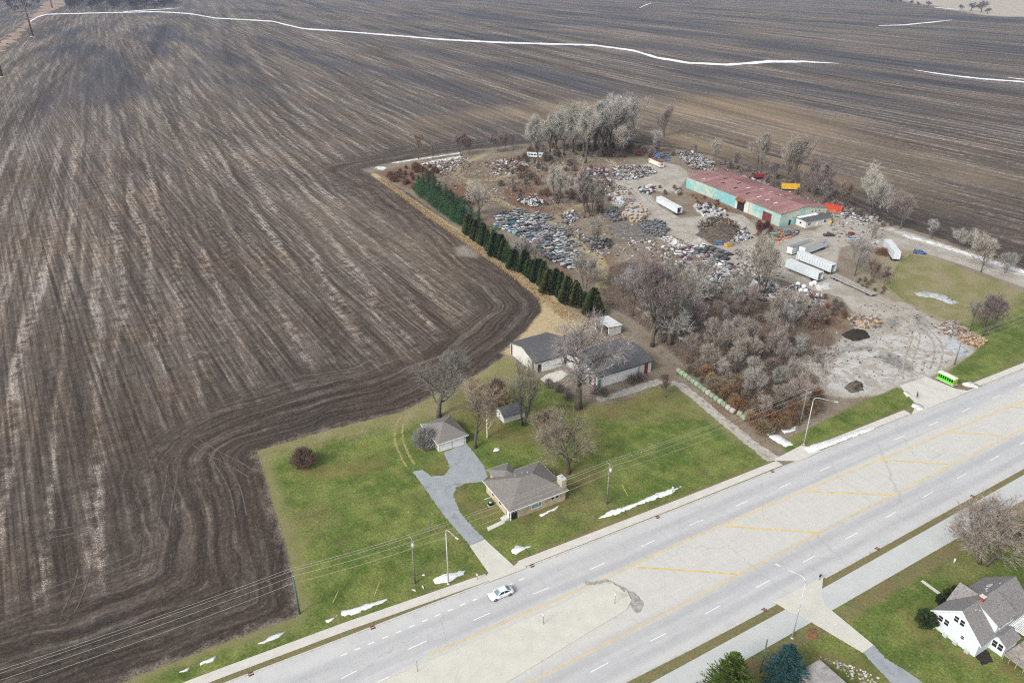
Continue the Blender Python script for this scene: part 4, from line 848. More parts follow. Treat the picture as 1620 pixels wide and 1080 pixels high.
# far off, beyond the fields
for i, q in enumerate([(112 + (k * 29 % 172), 15 - (k * 37 % 13)) for k in range(64)] + [(6 + k * 6, 4 + k % 4 * 5) for k in range(10)]):
    x, y = G(*q); plant(rng.choice(['elm', 'oak2', 'small', 'willow']), x, y, rng.uniform(14, 24), (.12, .115, .13), 'dark bare tree of the far wood beyond the snowy ditch', 'tree', 'far wood beyond the ditch', wide=2.0)
for q, h in (((1402, 4), 8), ((1412, 5), 7), ((1424, 6), 9), ((1440, 9), 10), ((1452, 10), 8), ((1468, 11), 10), ((1520, 17), 10), ((1536, 18), 14), ((1552, 20), 18), ((1562, 22), 9)):
    x, y = G(*q); plant(rng.choice(['elm', 'willow', 'oak2']), x, y, h * 1.3, (.13, .12, .14), 'dark bare tree in the far hedgerow before the pale field', 'tree', 'far hedgerow', wide=1.8)

# ------------------------------------------------------------------ buildings
def hip_roof(x0, x1, y0, y1, ze, zr, rx0, rx1, yc, parent, mat, name='roof', t=.16):
    """four sloping sheets meeting on a ridge from rx0 to rx1 at y=yc"""
    A, B, C_, D_ = (x0, y0, ze), (x1, y0, ze), (x1, y1, ze), (x0, y1, ze); E, F = (rx0, yc, zr), (rx1, yc, zr)
    mb = MB(); v = [A, B, C_, D_, E, F] + [(p[0], p[1], p[2] - t) for p in (A, B, C_, D_)]
    mb.add(v, [(0, 1, 5, 4), (1, 2, 5), (2, 3, 4, 5), (3, 0, 4), (0, 6, 7, 1), (1, 7, 8, 2), (2, 8, 9, 3), (3, 9, 6, 0), (9, 8, 7, 6)])
    return mb.build(name, mat, parent)
def window(parent, c, w, h, axis, out, name='window', pane=None, bars=(1, 1), trim=None):
    """frame proud of the wall, pane just behind its face; axis 'x' or 'y' is the wall direction, out = outward sign"""
    fr = MB(); f = .09; d = .05 * out
    def put(mb, u0, u1, z0, z1, t0, t1):
        a, b_ = sorted((t0, t1))
        if axis == 'x': mb.bb(c[0] + u0, c[0] + u1, c[1] + a, c[1] + b_, c[2] + z0, c[2] + z1)
        else: mb.bb(c[0] + a, c[0] + b_, c[1] + u0, c[1] + u1, c[2] + z0, c[2] + z1)
    put(fr, -w / 2 - f, w / 2 + f, -h / 2 - f, -h / 2, .002 * out, d * 1.4); put(fr, -w / 2 - f, w / 2 + f, h / 2, h / 2 + f, .002 * out, d * 1.4)
    put(fr, -w / 2 - f, -w / 2, -h / 2, h / 2, .002 * out, d); put(fr, w / 2, w / 2 + f, -h / 2, h / 2, .002 * out, d)
    for k in range(1, bars[0]): put(fr, -w / 2 + w * k / bars[0] - .03, -w / 2 + w * k / bars[0] + .03, -h / 2, h / 2, .002 * out, d * .8)
    for k in range(1, bars[1]): put(fr, -w / 2, w / 2, -h / 2 + h * k / bars[1] - .03, -h / 2 + h * k / bars[1] + .03, .002 * out, d * .7)
    o = fr.build(name, trim or M['white_trim'], parent); p = MB(); put(p, -w / 2 + .001, w / 2 - .001, -h / 2 + .001, h / 2 - .001, .004 * out, .018 * out)
    p.build('pane', pane or M['glass'], o); return o
def slab_part(name, parent, mat, *dims): return MB().bb(*dims).build(name, mat, parent)
def gable_walls(mb, x0, x1, y0, y1, ze, zr, along='x'):
    if along == 'x':
        yc = (y0 + y1) / 2; s1 = [(x0, y0, 0), (x0, y1, 0), (x0, y1, ze), (x0, yc, zr), (x0, y0, ze)]; s2 = [(x1, *p[1:]) for p in s1]
    else:
        xc = (x0 + x1) / 2; s1 = [(x0, y0, 0), (x1, y0, 0), (x1, y0, ze), (xc, y0, zr), (x0, y0, ze)]; s2 = [(p[0], y1, p[2]) for p in s1]
    return mb.loft([s1, s2])

# brick house, origin at its south-west corner
H1 = empty('brick_house', (58.3, 103.0, 0), 0, 'tan brick house with grey hip roof and wide chimney', 'house')
MB().bb(0, 13.25, 0, 10.65, 0, 2.75).build('wall', M['brick'], H1); MB().bb(2.6, 6.9, 10.651, 13.6, 0, 2.7).build('rear_wing_wall', M['brick'], H1)
hip_roof(-.55, 13.75, -.55, 11.15, 2.86, 5.25, 5.6, 8.4, 5.45, H1, M['shingle']); hip_roof(2.1, 7.4, 7.0, 14.2, 2.80, 4.1, 4.6, 4.9, 10.4, H1, M['shingle'], 'wing_roof')
for d in ((-.6, 13.8, -.6, -.552, 2.66, 2.85), (-.6, -.552, -.55, 11.2, 2.66, 2.85), (13.752, 13.8, -.55, 11.2, 2.66, 2.85), (7.45, 13.8, 11.152, 11.2, 2.66, 2.85), (2.05, 7.45, 14.202, 14.25, 2.6, 2.79)): slab_part('gutter', H1, M['white_trim'], *d)
ch = MB().bb(12.6, 13.74, .35, 2.2, 0, 5.0).build('chimney', surf('chimney_brick', (.44, .37, .27), .15, 3), H1); MB().bb(12.52, 13.82, .27, 2.28, 5.0, 5.14).build('cap', M['pale_path'], ch); MB().tube([(13.1, 1.3, 5.1), (13.1, 1.3, 5.6)], .13, 8).build('flue', M['steel'], ch)
window(H1, (6.2, 0, 1.5), 2.4, 1.25, 'x', -1, pane=M['glass_teal'], bars=(3, 1)); window(H1, (10.2, 0, 1.75), .8, .7, 'x', -1); window(H1, (11.25, 0, 1.75), .8, .7, 'x', -1)
window(H1, (0, 4.4, 1.6), 1.2, 1.1, 'y', -1); window(H1, (0, 7.6, 1.6), 1.0, 1.0, 'y', -1)
pr = MB().bb(-.03, .0, .1, 1.7, .05, 2.6).bb(.05, 1.6, -.03, 0, .05, 2.6).build('porch_shade', M['dark'], H1); MB().bb(-.05, .12, -.05, .12, 0, 2.7).build('post', M['white_trim'], H1)  # dark panels on the flat walls, coloured as the shade of a recessed porch
dr = slab_part('door', H1, M['white_trim'], -.08, -.031, .5, 1.45, .15, 2.2); MB().box((-.1, .62, 1.1), (.05, .06, .06)).build('handle', M['dark'], dr)
for k in range(3): slab_part('step', H1, M['concrete'], -.9 - .32 * k, -.1 - .32 * k - (.0 if k == 0 else .48), .3, 1.7, 0, .45 - .15 * k)
for x, y, z in ((5.2, 7.2, 4.55), (7.0, 7.4, 4.35), (7.9, 6.6, 4.8)): MB().tube([(x, y, z - .3), (x, y, z + .45)], .07, 6).build('roof_vent', M['galv'], H1)
slab_part('ramp_rail', H1, M['white_trim'], -1.9, -.1, 7.9, 8.0, .55, .65)
ac = empty('air_conditioner', (57.0, 109.3, 0), .1, 'dark cube-shaped air conditioning unit beside the brick house', 'air conditioner'); MB().box((0, 0, .42), (.8, .8, .8)).build('casing', M['dark'], ac); MB().tube([(0, 0, .82), (0, 0, .86)], .34, 12).build('fan_guard', M['galv'], ac); MB().box((0, 0, .02), (1, 1, .06)).build('pad', M['concrete'], ac)
# garage
H2 = empty('garage', (55.5, 132.0, 0), 0, 'white detached garage with grey hip roof', 'garage')
MB().bb(0, 7.1, 0, 8.8, 0, 2.6).build('wall', M['white_wall'], H2); hip_roof(-.5, 7.55, -.5, 9.35, 2.66, 4.75, 3.45, 3.65, 4.4, H2, M['shingle'])
for x0 in (.5, 3.75):
    d = MB()
    for k in range(4): d.bb(x0, x0 + 2.8, -.06, -.004, .05 + k * .53, .05 + k * .53 + .515)
    d.build('garage_door', M['white_trim'], H2)
for d in ((-.54, 7.59, -.55, -.502, 2.45, 2.65), (-.55, -.502, -.5, 9.4, 2.45, 2.65)): slab_part('gutter', H2, M['white_trim'], *d)
window(H2, (0, 2.2, 1.5), .8, .9, 'y', -1); window(H2, (0, 6.4, 1.5), .8, .9, 'y', -1)
# little shed
H3 = empty('garden_shed', (74.6, 135.0, 0), 0, 'small white wooden shed with dark gable roof', 'shed')
gable_walls(MB(), 0, 6.0, 0, 4.6, 1.9, 3.0).build('wall', M['white_wall'], H3)
r = MB(); r.slab([(-.25, -.3, 1.80), (6.25, -.3, 1.80), (6.25, 2.3, 3.12), (-.25, 2.3, 3.12)], .1); r.slab([(-.25, 2.3, 3.12), (6.25, 2.3, 3.12), (6.25, 4.9, 1.80), (-.25, 4.9, 1.80)], .1); r.build('roof', M['shingle_dark'], H3)
window(H3, (0, 2.3, 1.6), .6, .6, 'y', -1); slab_part('door', H3, M['white_trim'], 4.4, 5.2, -.05, -.003, .05, 1.75)
# pole barns
def barn(name, x, y, L, W, ze, zr, lab, hipends, stripes, doors):
    B = empty(name, (x, y, 0), 0, lab, 'barn'); yc = W / 2; o = .35; sl_ = (zr - ze) / yc; ee = ze + .14 - sl_ * o; er = zr + .14; k = .70; y1, y2 = -o + (yc + o) * k, W + o - (yc + o) * k; zt = ee + (er - ee) * k
    if hipends: MB().loft([[(x_, 0, 0), (x_, W, 0), (x_, W, ze), (x_, y2, zt - .15), (x_, y1, zt - .15), (x_, 0, ze)] for x_ in (0, L)]).build('wall', M['white_wall'], B)
    else: gable_walls(MB(), 0, L, 0, W, ze, zr).build('wall', M['white_wall'], B)
    if hipends: 
        A = [(-o, -o, ee), (L + o, -o, ee), (L + o, W + o, ee), (-o, W + o, ee)]; hx = W * .16
        v = A + [(-o, y1, zt), (L + o, y1, zt), (L + o, y2, zt), (-o, y2, zt), (hx, yc, er), (L - hx, yc, er)]
        f = [(0, 1, 5, 9, 8, 4), (2, 3, 7, 8, 9, 6), (4, 8, 7), (5, 6, 9)]
        rb = MB(); rb.add(v, f); rb.add([(p[0], p[1], p[2] - .1) for p in v], [tuple(reversed(q)) for q in f]); rb.build('roof', M['shingle_dark'], B, fixn=False)
    else:
        rb = MB(); rb.slab([(-o, -o, ee), (L + o, -o, ee), (L + o, yc, er), (-o, yc, er)], .1); rb.slab([(-o, yc, er), (L + o, yc, er), (L + o, W + o, ee), (-o, W + o, ee)], .1); rb.build('roof', M['shingle_dark'], B)
    for a, c, side in stripes:
        if side == 'w': slab_part('red_panel', B, M['red_trim'], -.05, -.003, a, c, .05, ze - .1)
        else: slab_part('red_panel', B, M['red_trim'], a, c, -.05, -.003, .05, ze - .2)
    for a, c, z1, side, mt, nm in doors:
        if side == 'w': slab_part(nm, B, M[mt], -.06, -.004, a, c, .03, z1)
        else: slab_part(nm, B, M[mt], a, c, -.06, -.004, .03, z1)
    slab_part('gutter', B, M['dark'], -o, L + o, -o - .07, -o - .003, ee - .2, ee - .02)
    return B
barn('pole_barn', 94.2, 152.6, 12.6, 13.9, 3.5, 5.3, 'white gabled barn with grey roof at the edge of the ploughed field', False, [(.5, 1.4, 'w'), (12.6, 13.5, 'w')], [(.9, 1.9, 2.5, 's', 'dark', 'doorway'), (2.4, 8.6, 2.9, 's', 'white_trim', 'sliding_door'), (9.6, 10.6, 2.5, 's', 'dark', 'doorway')])
barn('pole_barn', 104.5, 137.5, 18.4, 14.8, 3.6, 5.9, 'larger white barn with dark roof and a clipped gable beside the gravel track', True, [(.6, 1.3, 'w'), (16.0, 17.2, 's')], [(.2, 1.2, 2.6, 's', 'glass_teal', 'door'), (1.9, 13.4, 2.9, 's', 'white_trim', 'sliding_door'), (2.6, 3.6, 2.2, 'w', 'dark', 'doorway'), (14.0, 14.15, 3.0, 's', 'dark', 'door_track')])
# open-fronted shelter
H5 = empty('animal_shelter', (125.3, 160.6, 0), 0, 'small white open-fronted shelter with a pale flat roof by the hedge', 'shelter')
MB().bb(0, 4.7, 0, .1, .3, 3.0).build('end_wall', M['white_wall'], H5); MB().bb(4.6, 4.7, .1, 7.0, .3, 3.1).build('back_wall', M['white_wall'], H5); MB().bb(0, 4.6, 6.9, 7.0, .3, 3.0).build('end_wall', M['white_wall'], H5)
MB().slab([(-.3, -.3, 3.62), (5, -.3, 3.25), (5, 7.3, 3.25), (-.3, 7.3, 3.62)], .12).build('roof', M['trailer_roof'], H5)
for y_ in (.15, 3.5, 6.8): MB().bb(.02, .16, y_, y_ + .14, 0, 3.45).build('post', M['white_trim'], H5)
MB().bb(.2, 4.5, .2, 6.8, 0, .3).build('floor', M['brown_soil'], H5)
# the warehouse
WHR = R(-6.2); WH = empty('warehouse', (252.8, 210.3, 0), WHR, 'long teal warehouse with a rusty red metal roof in the salvage yard', 'warehouse')
WL, WW, WE, WZ = 68.5, 25.8, 5.7, 7.3
gable_walls(MB(), 0, WW, 0, WL, WE, WZ, 'y').build('wall', M['teal'], WH)
npan = 26; pw = (WL + .8) / npan; pan = {}
for sgn in (0, 1):
    mb = MB(); x0, x1 = (-.4, WW / 2) if sgn == 0 else (WW / 2, WW + .4); z0, z1 = (WE - .03, WZ + .12) if sgn == 0 else (WZ + .12, WE - .03)
    mb.slab([(x0, 0, z0), (x1, 0, z1), (x1, pw - .03, z1), (x0, pw - .03, z0)], .06)
    for k in range(4):
        y_ = pw * (k + .15) / 4; mb.slab([(x0, y_, z0 + .09), (x1, y_, z1 + .09), (x1, y_ + .09, z1 + .09), (x0, y_ + .09, z0 + .09)], .085)
    me = mb.mesh('roof_panel', M['red_metal'])
    for i in range(npan): link('roof_panel', me, WH, (0, -.4 + i * pw, 0))
MB().box((WW / 2, WL / 2, WZ + .2), (.5, WL + .9, .1)).build('ridge_cap', M['red_metal'], WH)
def on_roof(u, v): x_ = u * WW; z_ = WE + .1 + (WZ - WE + .1) * (1 - abs(x_ - WW / 2) / (WW / 2)); return x_, v * WL, z_
slope = math.atan2(WZ - WE, WW / 2)
for u, v, dk in ((.12, .86, 0), (.24, .70, 1), (.44, .76, 1), (.24, .56, 1), (.44, .62, 1), (.22, .42, 1), (.25, .32, 0), (.25, .24, 0), (.25, .16, 0), (.58, .44, 0), (.60, .36, 0), (.62, .27, 0), (.62, .19, 0), (.40, .50, 0)):
    x_, y_, z_ = on_roof(u, v); MB().box((x_, y_, z_ + .1), (2.2, .75, .07), ry=-slope if u < .5 else slope).build('roof_vent' if dk else 'skylight', M['dark'] if dk else M['trailer_roof'], WH)
MB().bb(-.12, -.004, 23.0, 28.2, .0, 4.6).build('doorway', M['dark'], WH)
MB().bb(-.3, -.13, 20.3, 23.2, .1, 4.4).build('sliding_door', M['white_wall'], WH); MB().bb(-.3, -.13, 28.2, 29.6, .1, 4.4).build('sliding_door', M['white_wall'], WH)
MB().slab([(-1.9, 22.6, 4.7), (-.02, 22.6, 5.6), (-.02, 28.6, 5.6), (-1.9, 28.6, 4.7)], .1).build('canopy', M['rust'], WH)
MB().bb(-.08, -.002, 5.4, 11.0, .05, 4.0).build('rust_patch', surf('rust_wall', (.15, .04, .04), .4, .8), WH)
slab_part('door', WH, M['dark'], 5.0, 6.1, -.06, -.003, .05, 2.3)
for k in range(3): window(WH, (17.5 + 2.0 * k, 0, 4.6), .9, .7, 'x', -1)
# office lean-to at its end
OF = empty('office_annex', (261.0, 203.2, 0), R(-3), 'white office hut with a snowy grey flat roof against the teal warehouse', 'hut')
MB().bb(0, 15.3, 0, 5.6, 0, 2.9).build('wall', M['white_wall'], OF); MB().slab([(-.3, -.35, 2.95), (15.6, -.35, 2.95), (15.6, 5.75, 3.5), (-.3, 5.75, 3.5)], .12).build('roof', M['shingle_dark'], OF)
MB().slab([(-.2, 3.9, 3.42), (11.5, 4.1, 3.43), (11.4, 5.6, 3.57), (-.2, 5.6, 3.57)], .06).build('snow_strip', M['snow'], OF)
for x_ in (2.0, 11.3): window(OF, (x_, 0, 1.6), 1.5, 1.1, 'x', -1, bars=(2, 1))
window(OF, (0, 3.0, 1.6), 1.0, .9, 'y', -1); slab_part('door', OF, M['white_trim'], 6.2, 7.2, -.06, -.003, .05, 2.1)
# white house south of the road
SEH = empty('white_house', (108.3, 36.0, 0), 0, 'white gabled house with grey shingle roofs and a red brick chimney', 'house')
gable_walls(MB(), 0, 15.0, 0, 7.9, 3.3, 6.85).build('wall', M['white_siding'], SEH); o = .4; k = (6.85 - 3.3) / 3.95
r = MB(); r.slab([(-.3, -o, 3.3 - o * k + .14), (15.3, -o, 3.3 - o * k + .14), (15.3, 3.95, 7.0), (-.3, 3.95, 7.0)], .14); r.slab([(-.3, 3.95, 7.0), (15.3, 3.95, 7.0), (15.3, 7.9 + o, 3.3 - o * k + .14), (-.3, 7.9 + o, 3.3 - o * k + .14)], .14); r.build('roof', M['shingle_grey'], SEH)
# north cross gable
gx = 6.8; v = [(gx - 2.4, 7.9, 3.2), (gx + 2.4, 7.9, 3.2), (gx, 8.1, 5.9), (gx, 5.2, 5.9)]
MB().add([(gx - 2.2, 8.05, 0), (gx + 2.2, 8.05, 0), (gx + 2.2, 8.05, 3.4), (gx, 8.05, 5.75), (gx - 2.2, 8.05, 3.4), (gx - 2.2, 7.0, 0), (gx + 2.2, 7.0, 0), (gx + 2.2, 7.0, 3.4), (gx, 5.4, 5.75), (gx - 2.2, 7.0, 3.4)], [(0, 1, 2, 3, 4), (0, 5, 6, 1), (1, 6, 7, 2), (0, 4, 9, 5), (2, 7, 8, 3), (4, 3, 8, 9)]).build('north_gable_wall', M['white_siding'], SEH)
r = MB(); r.slab([(gx - 2.7, 8.4, 3.1), (gx, 8.4, 6.0), (gx, 4.8, 6.0), (gx - 2.7, 7.4, 3.1)], .12); r.slab([(gx, 8.4, 6.0), (gx + 2.7, 8.4, 3.1), (gx + 2.7, 7.4, 3.1), (gx, 4.8, 6.0)], .12); r.build('north_gable_roof', M['shingle_grey'], SEH)
# south shed dormer
MB().loft([[(4.0, -.05, 3.2), (4.0, -.05, 5.15), (4.0, 3.6, 6.75), (4.0, 3.6, 3.2)], [(9.1, -.05, 3.2), (9.1, -.05, 5.15), (9.1, 3.6, 6.75), (9.1, 3.6, 3.2)]]).build('dormer_wall', M['white_siding'], SEH)
MB().slab([(3.75, -.4, 5.18), (9.35, -.4, 5.18), (9.35, 3.9, 7.06), (3.75, 3.9, 7.06)], .12).build('dormer_roof', M['shingle_grey'], SEH)
window(SEH, (5.4, -.05, 4.4), .9, .9, 'x', -1, bars=(1, 2)); window(SEH, (7.7, -.05, 4.4), .9, .9, 'x', -1, bars=(1, 2))
# porch wing
PW = MB().loft([[(3.9, -2.2, 0), (3.9, -.01, 0), (3.9, -.01, 2.9), (3.9, -1.1, 3.35), (3.9, -2.2, 2.5)], [(7.6, -2.2, 0), (7.6, -.01, 0), (7.6, -.01, 2.9), (7.6, -1.1, 3.35), (7.6, -2.2, 2.5)]]).build('porch_wing_wall', M['white_siding'], SEH)
r = MB(); r.slab([(3.6, -2.5, 2.45), (7.9, -2.5, 2.45), (7.9, -.9, 3.5), (3.6, -.9, 3.5)], .1); r.slab([(3.6, -.9, 3.5), (7.9, -.9, 3.5), (7.9, -.02, 3.1), (3.6, -.02, 3.1)], .1); r.build('porch_wing_roof', M['shingle_grey'], SEH)
window(SEH, (3.9, -1.55, 1.6), .75, 1.3, 'y', -1, bars=(1, 2)); window(SEH, (3.9, -.62, 1.6), .75, 1.3, 'y', -1, bars=(1, 2))
for y_, z_, w_, h_ in ((4.35, 4.6, .72, 1.15), (3.35, 4.6, .72, 1.15), (6.6, 2.6, .75, 1.15), (5.55, 2.6, .75, 1.15), (2.6, 2.0, .55, .7)): window(SEH, (0, y_, z_), w_, h_, 'y', -1, bars=(1, 2))
c_ = MB().bb(4.6, 5.3, 3.4, 4.1, 6.3, 7.7).build('chimney', M['brick_red'], SEH); MB().bb(4.52, 5.38, 3.32, 4.18, 7.7, 7.8).build('cap', M['concrete'], c_)
for d in ((-.38, -.302, -.45, 3.95, 0, 0),): 
    mb = MB(); mb.slab([(-.42, -o - .05, 3.3 - o * k + .12), (-.302, -o - .05, 3.3 - o * k + .12), (-.302, 3.95, 7.02), (-.42, 3.95, 7.02)], .2); mb.slab([(-.42, 3.95, 7.02), (-.302, 3.95, 7.02), (-.302, 8.35, 3.3 - o * k + .12), (-.42, 8.35, 3.3 - o * k + .12)], .2); mb.build('bargeboard', M['white_trim'], SEH)
for x_, y_, s_ in ((9.5, 5.3, .5), (11.0, 5.6, .9), (8.4, 4.8, .25), (12.0, 4.6, .25), (3.4, 2.9, .22), (2.6, 3.2, .22)):
    z_ = 7.0 - abs(y_ - 3.95) * k; MB().box((x_, y_, z_ + .06), (s_, s_ * .8, .16), rx=-math.atan(k) if y_ > 3.95 else math.atan(k)).build('roof_vent', M['galv'], SEH)
for y_ in (1.2, 3.2, 5.0, 7.2): MB().box((-.3, y_, .3), (.5, .7, .5)).build('window_well', M['galv'], SEH)
# deck and pergola beside it
DK = empty('timber_deck', (112.0, 30.4, 0), 0, 'grey timber deck with railing beside the white house', 'deck')
for i in range(22): MB().bb(i * .36, i * .36 + .34, 0, 3.2, .8, .85).build('deck_board', M['plank'], DK)
for x_ in (0, 2, 4, 6, 7.8): MB().bb(x_, x_ + .1, -.1, 0, 0, 1.8).build('post', M['plank'], DK)
for y_ in (1.1, 2.2, 3.2): MB().bb(-.1, 0, y_ - .1, y_, 0, 1.8).build('post', M['plank'], DK)
MB().bb(-.1, 7.9, -.12, .02, 1.8, 1.86).bb(-.12, .02, 0, 3.2, 1.8, 1.86).bb(-.1, 7.9, -.06, -.02, 1.1, 1.2).bb(-.06, -.02, 0, 3.2, 1.1, 1.2).build('railing', M['plank'], DK)
PG = empty('pergola', (116.3, 32.4, 0), 0, 'white slatted pergola over the deck of the white house', 'pergola')
for x_, y_ in ((0, 0), (4.6, 0), (0, 3.0), (4.6, 3.0)): MB().bb(x_, x_ + .14, y_, y_ + .14, .86, 3.0).build('post', M['white_trim'], PG)
for y_ in (0, 3.0): MB().bb(-.3, 5, y_, y_ + .12, 3.0, 3.18).build('beam', M['white_trim'], PG)
for i in range(14): MB().bb(-.2 + i * .37, -.2 + i * .37 + .07, -.4, 3.5, 3.181, 3.33).build('slat', M['white_trim'], PG)
sheet('deck_mat', PX((1540, 1034), (1560, 1025), (1572, 1045), (1555, 1052)), .02, M['black_soil'], rag=.15)
# old slab-roofed shed at the bottom edge
SH = empty('lean_to_shed', (78.9, 40.0, 0), R(1), 'low shed with a cracked grey slab roof beside the blue spruce', 'shed')
MB().bb(.2, 4.6, 0, 6.8, 0, 2.2).build('wall', M['plank'], SH)
for i in range(2):
    for j in range(3): MB().bb(-.1 + i * 2.5, 2.37 + i * 2.5, -.2 + j * 2.45, 2.22 + j * 2.45, 2.35, 2.5).build('roof_slab', surf('roof_slab', (.33, .315, .30), .2, .7, dirt=(.22, .21, .2)) if i + j == 0 else bpy.data.materials['roof_slab'], SH)
rr = random.Random(8)
for i, p in enumerate(scatter(PX((1290, 1035), (1345, 1050), (1390, 1072), (1380, 1085), (1345, 1075), (1330, 1060)), 70, rr, .25)):
    s_ = rr.uniform(.1, .3); b_ = MB(); b_.loft([[(math.cos(t) * s_ * q, math.sin(t) * s_ * q * .8, z) for t in [j * 1.05 for j in range(6)]] for q, z in ((.8, 0), (1, s_ * .3), (.6, s_ * .6))]); tag(b_.build('garden_stone', M['plank'] if i % 3 else M['concrete'], loc=(*p, 0), rz=rr.uniform(0, 6)), 'pale stone in the rubble bed beside the lean-to shed', 'stone', 'stones of the rubble bed')

# ------------------------------------------------------------------ vehicles
def sec(x, zl, zh, hw, tuck=.9, top=.88):
    return [(x, -hw * tuck, zl), (x, hw * tuck, zl), (x, hw, zl + .18), (x, hw * .995, zh - .22), (x, hw * top, zh), (x, -hw * top, zh), (x, -hw * .995, zh - .22), (x, -hw, zl + .18)]
SEDAN = [(-2.36, .42, .74, .70), (-2.26, .30, .93, .84), (-1.85, .24, .99, .90), (-1.0, .21, .97, .92), (0, .20, .95, .925), (.9, .21, .93, .92), (1.5, .22, .88, .91), (2.0, .25, .80, .87), (2.28, .32, .68, .78), (2.36, .42, .58, .66)]
def cabin(b0, b1, t0, t1, zb, zt, wb, wt):
    """glass-house frustum: returns base and top corner loops"""
    return [(b0, -wb, zb), (b1, -wb, zb), (b1, wb, zb), (b0, wb, zb)], [(t0, -wt, zt), (t1, -wt, zt), (t1, wt, zt), (t0, wt, zt)]
def lerp3(a, b, t): return tuple(a[i] + (b[i] - a[i]) * t for i in range(3))
def white_sedan(x, y, rz):
    E_ = empty('sedan_car', (x, y, .02), rz, 'white four-door sedan driving in the near lane beside the house driveway', 'car')
    col = (.80, .82, .84)
    b = MB(); b.loft([sec(*s_) for s_ in SEDAN], 0, True); bd = b.build('body', M['hi_white'], E_)
    lo, hi = cabin(-1.95, 1.15, -1.05, .28, .93, 1.43, .80, .60)
    c = MB(); c.loft([lo, hi]); cb = c.build('cabin', M['hi_white'], E_)
    def pane(name, i, j, u0, u1, v0, v1, off):
        a, bq, cq, d = lo[i], lo[j], hi[j], hi[i]; q = [lerp3(lerp3(a, bq, u), lerp3(d, cq, u), v) for u, v in ((u0, v0), (u1, v0), (u1, v1), (u0, v1))]
        n = (Vector(q[1]) - Vector(q[0])).cross(Vector(q[3]) - Vector(q[0])).normalized()
        cen = Vector((-.4, 0, 1.1)); n = n if n.dot(Vector(q[0]) - cen) > 0 else -n
        q = [tuple(Vector(p) + n * off) for p in q]; mb = MB(); mb.add(q + [tuple(Vector(p) - n * .02) for p in q], [(0, 1, 2, 3), (0, 4, 5, 1), (1, 5, 6, 2), (2, 6, 7, 3), (3, 7, 4, 0)]); return mb.build(name, M['glass_teal'] if 'screen' in name else M['glass'], E_)
    pane('windscreen', 1, 2, .06, .94, .06, .95, .012); pane('rear_screen', 3, 0, .06, .94, .1, .93, .012)
    for i, j in ((0, 1), (2, 3)): pane('side_window', i, j, .10, .48, .12, .90, .012); pane('side_window', i, j, .52, .90, .12, .90, .012)
    MB().slab([(-1.0, -.58, 1.455), (.24, -.58, 1.455), (.24, .58, 1.455), (-1.0, .58, 1.455)], .03).build('roof', M['hi_white'], E_)
    wm = MB(); wm.tube([(0, -.11, 0), (0, .11, 0)], .34, 16); wm = wm.mesh('tyre', M['tyre']); rm = MB(); rm.tube([(0, -.118, 0), (0, .118, 0)], .20, 10); rm = rm.mesh('rim', M['rim'])
    for wx in (-1.42, 1.42):
        for wy in (-.83, .83): w = link('wheel', wm, E_, (wx, wy, .34)); link('rim', rm, w, (0, 0, 0))
    for s_ in (-1, 1):
        MB().box((2.2, .58 * s_, .63), (.2, .34, .12), rz=-.35 * s_).build('headlight', M['galv'], E_); MB().box((-2.27, .62 * s_, .8), (.1, .34, .13), rz=.3 * s_).build('tail_light', M['brick_red'], E_); MB().box((.72, .98 * s_, 1.0), (.14, .16, .12)).build('wing_mirror', M['hi_white'], E_)
    MB().box((2.33, 0, .48), (.06, .9, .14)).build('grille', M['dark'], E_); MB().box((-2.345, 0, .62), (.04, .5, .12)).build('number_plate', M['galv'], E_)
    return E_
white_sedan(46.8, 86.35, math.pi - .035)
# scrap cars: one mesh each, three body shapes
def scrap_car(kind, seed):
    rng = random.Random(seed); b = MB()
    st = [(s_[0], .12 + rng.uniform(-.02, .05), s_[2] * rng.uniform(.9, 1.02), s_[3]) for s_ in SEDAN[::2]] + [(2.36, .35, .58, .66)]
    b.loft([sec(*s_) for s_ in st], 0)
    zt = rng.uniform(1.15, 1.38)
    if kind == 0: lo, hi = cabin(-1.85, 1.1, -1.05, .28, .90, zt, .80, .62)
    elif kind == 1: lo, hi = cabin(-2.2, 1.15, -2.0, .35, .90, zt + .2, .82, .68)
    else: lo, hi = cabin(-.6, 1.1, -.5, .35, .9, zt + .15, .82, .68)
    c0 = [lerp3(lo[i], hi[i], .86) for i in range(4)]; b.loft([lo, c0], 1, cap=False); b.loft([c0, hi], 0)
    if kind == 2: b.bb(-2.2, -.65, -.72, .72, .78, .93, 1)
    for wx in (-1.4, 1.4):
        for wy in (-.84, .84): b.tube([(wx, wy - .1, .3), (wx, wy + .1, .3)], .3, 8, 2)
    if rng.random() < .6: b.box((rng.uniform(-.6, 0), rng.uniform(-.2, .2), zt + .12), (rng.uniform(.6, 1.4), rng.uniform(.5, 1.1), .12), 0, rz=rng.uniform(-.5, .5))
    return b.mesh('scrap_car', [M['junk_paint'], M['junk_dark'], M['tyre']])
SC = [scrap_car(k % 3 if k < 5 else 0, 60 + k) for k in range(6)]
CN = {'grey': (.24, .245, .25), 'dark': (.06, .062, .066), 'silver': (.42, .43, .44), 'blue': (.05, .13, .30), 'teal': (.06, .30, .30), 'white': (.66, .67, .67), 'red': (.30, .05, .04), 'maroon': (.12, .04, .045), 'green': (.05, .18, .10), 'pale blue': (.32, .44, .52)}
CR = random.Random(9)
def put_car(x, y, rz, cname, where, grp, z=0.0, tilt=0.0):
    o = link('scrap_car', SC[CR.randrange(6)], None, (x, y, z), rz, jit(CN[cname], CR, .15)); o.rotation_euler = (tilt, CR.uniform(-.03, .03), rz)
    return tag(o, f'{cname} scrapped car body {where}' + (f', near {near_to(x, y)}' if grp else ''), 'car', grp)
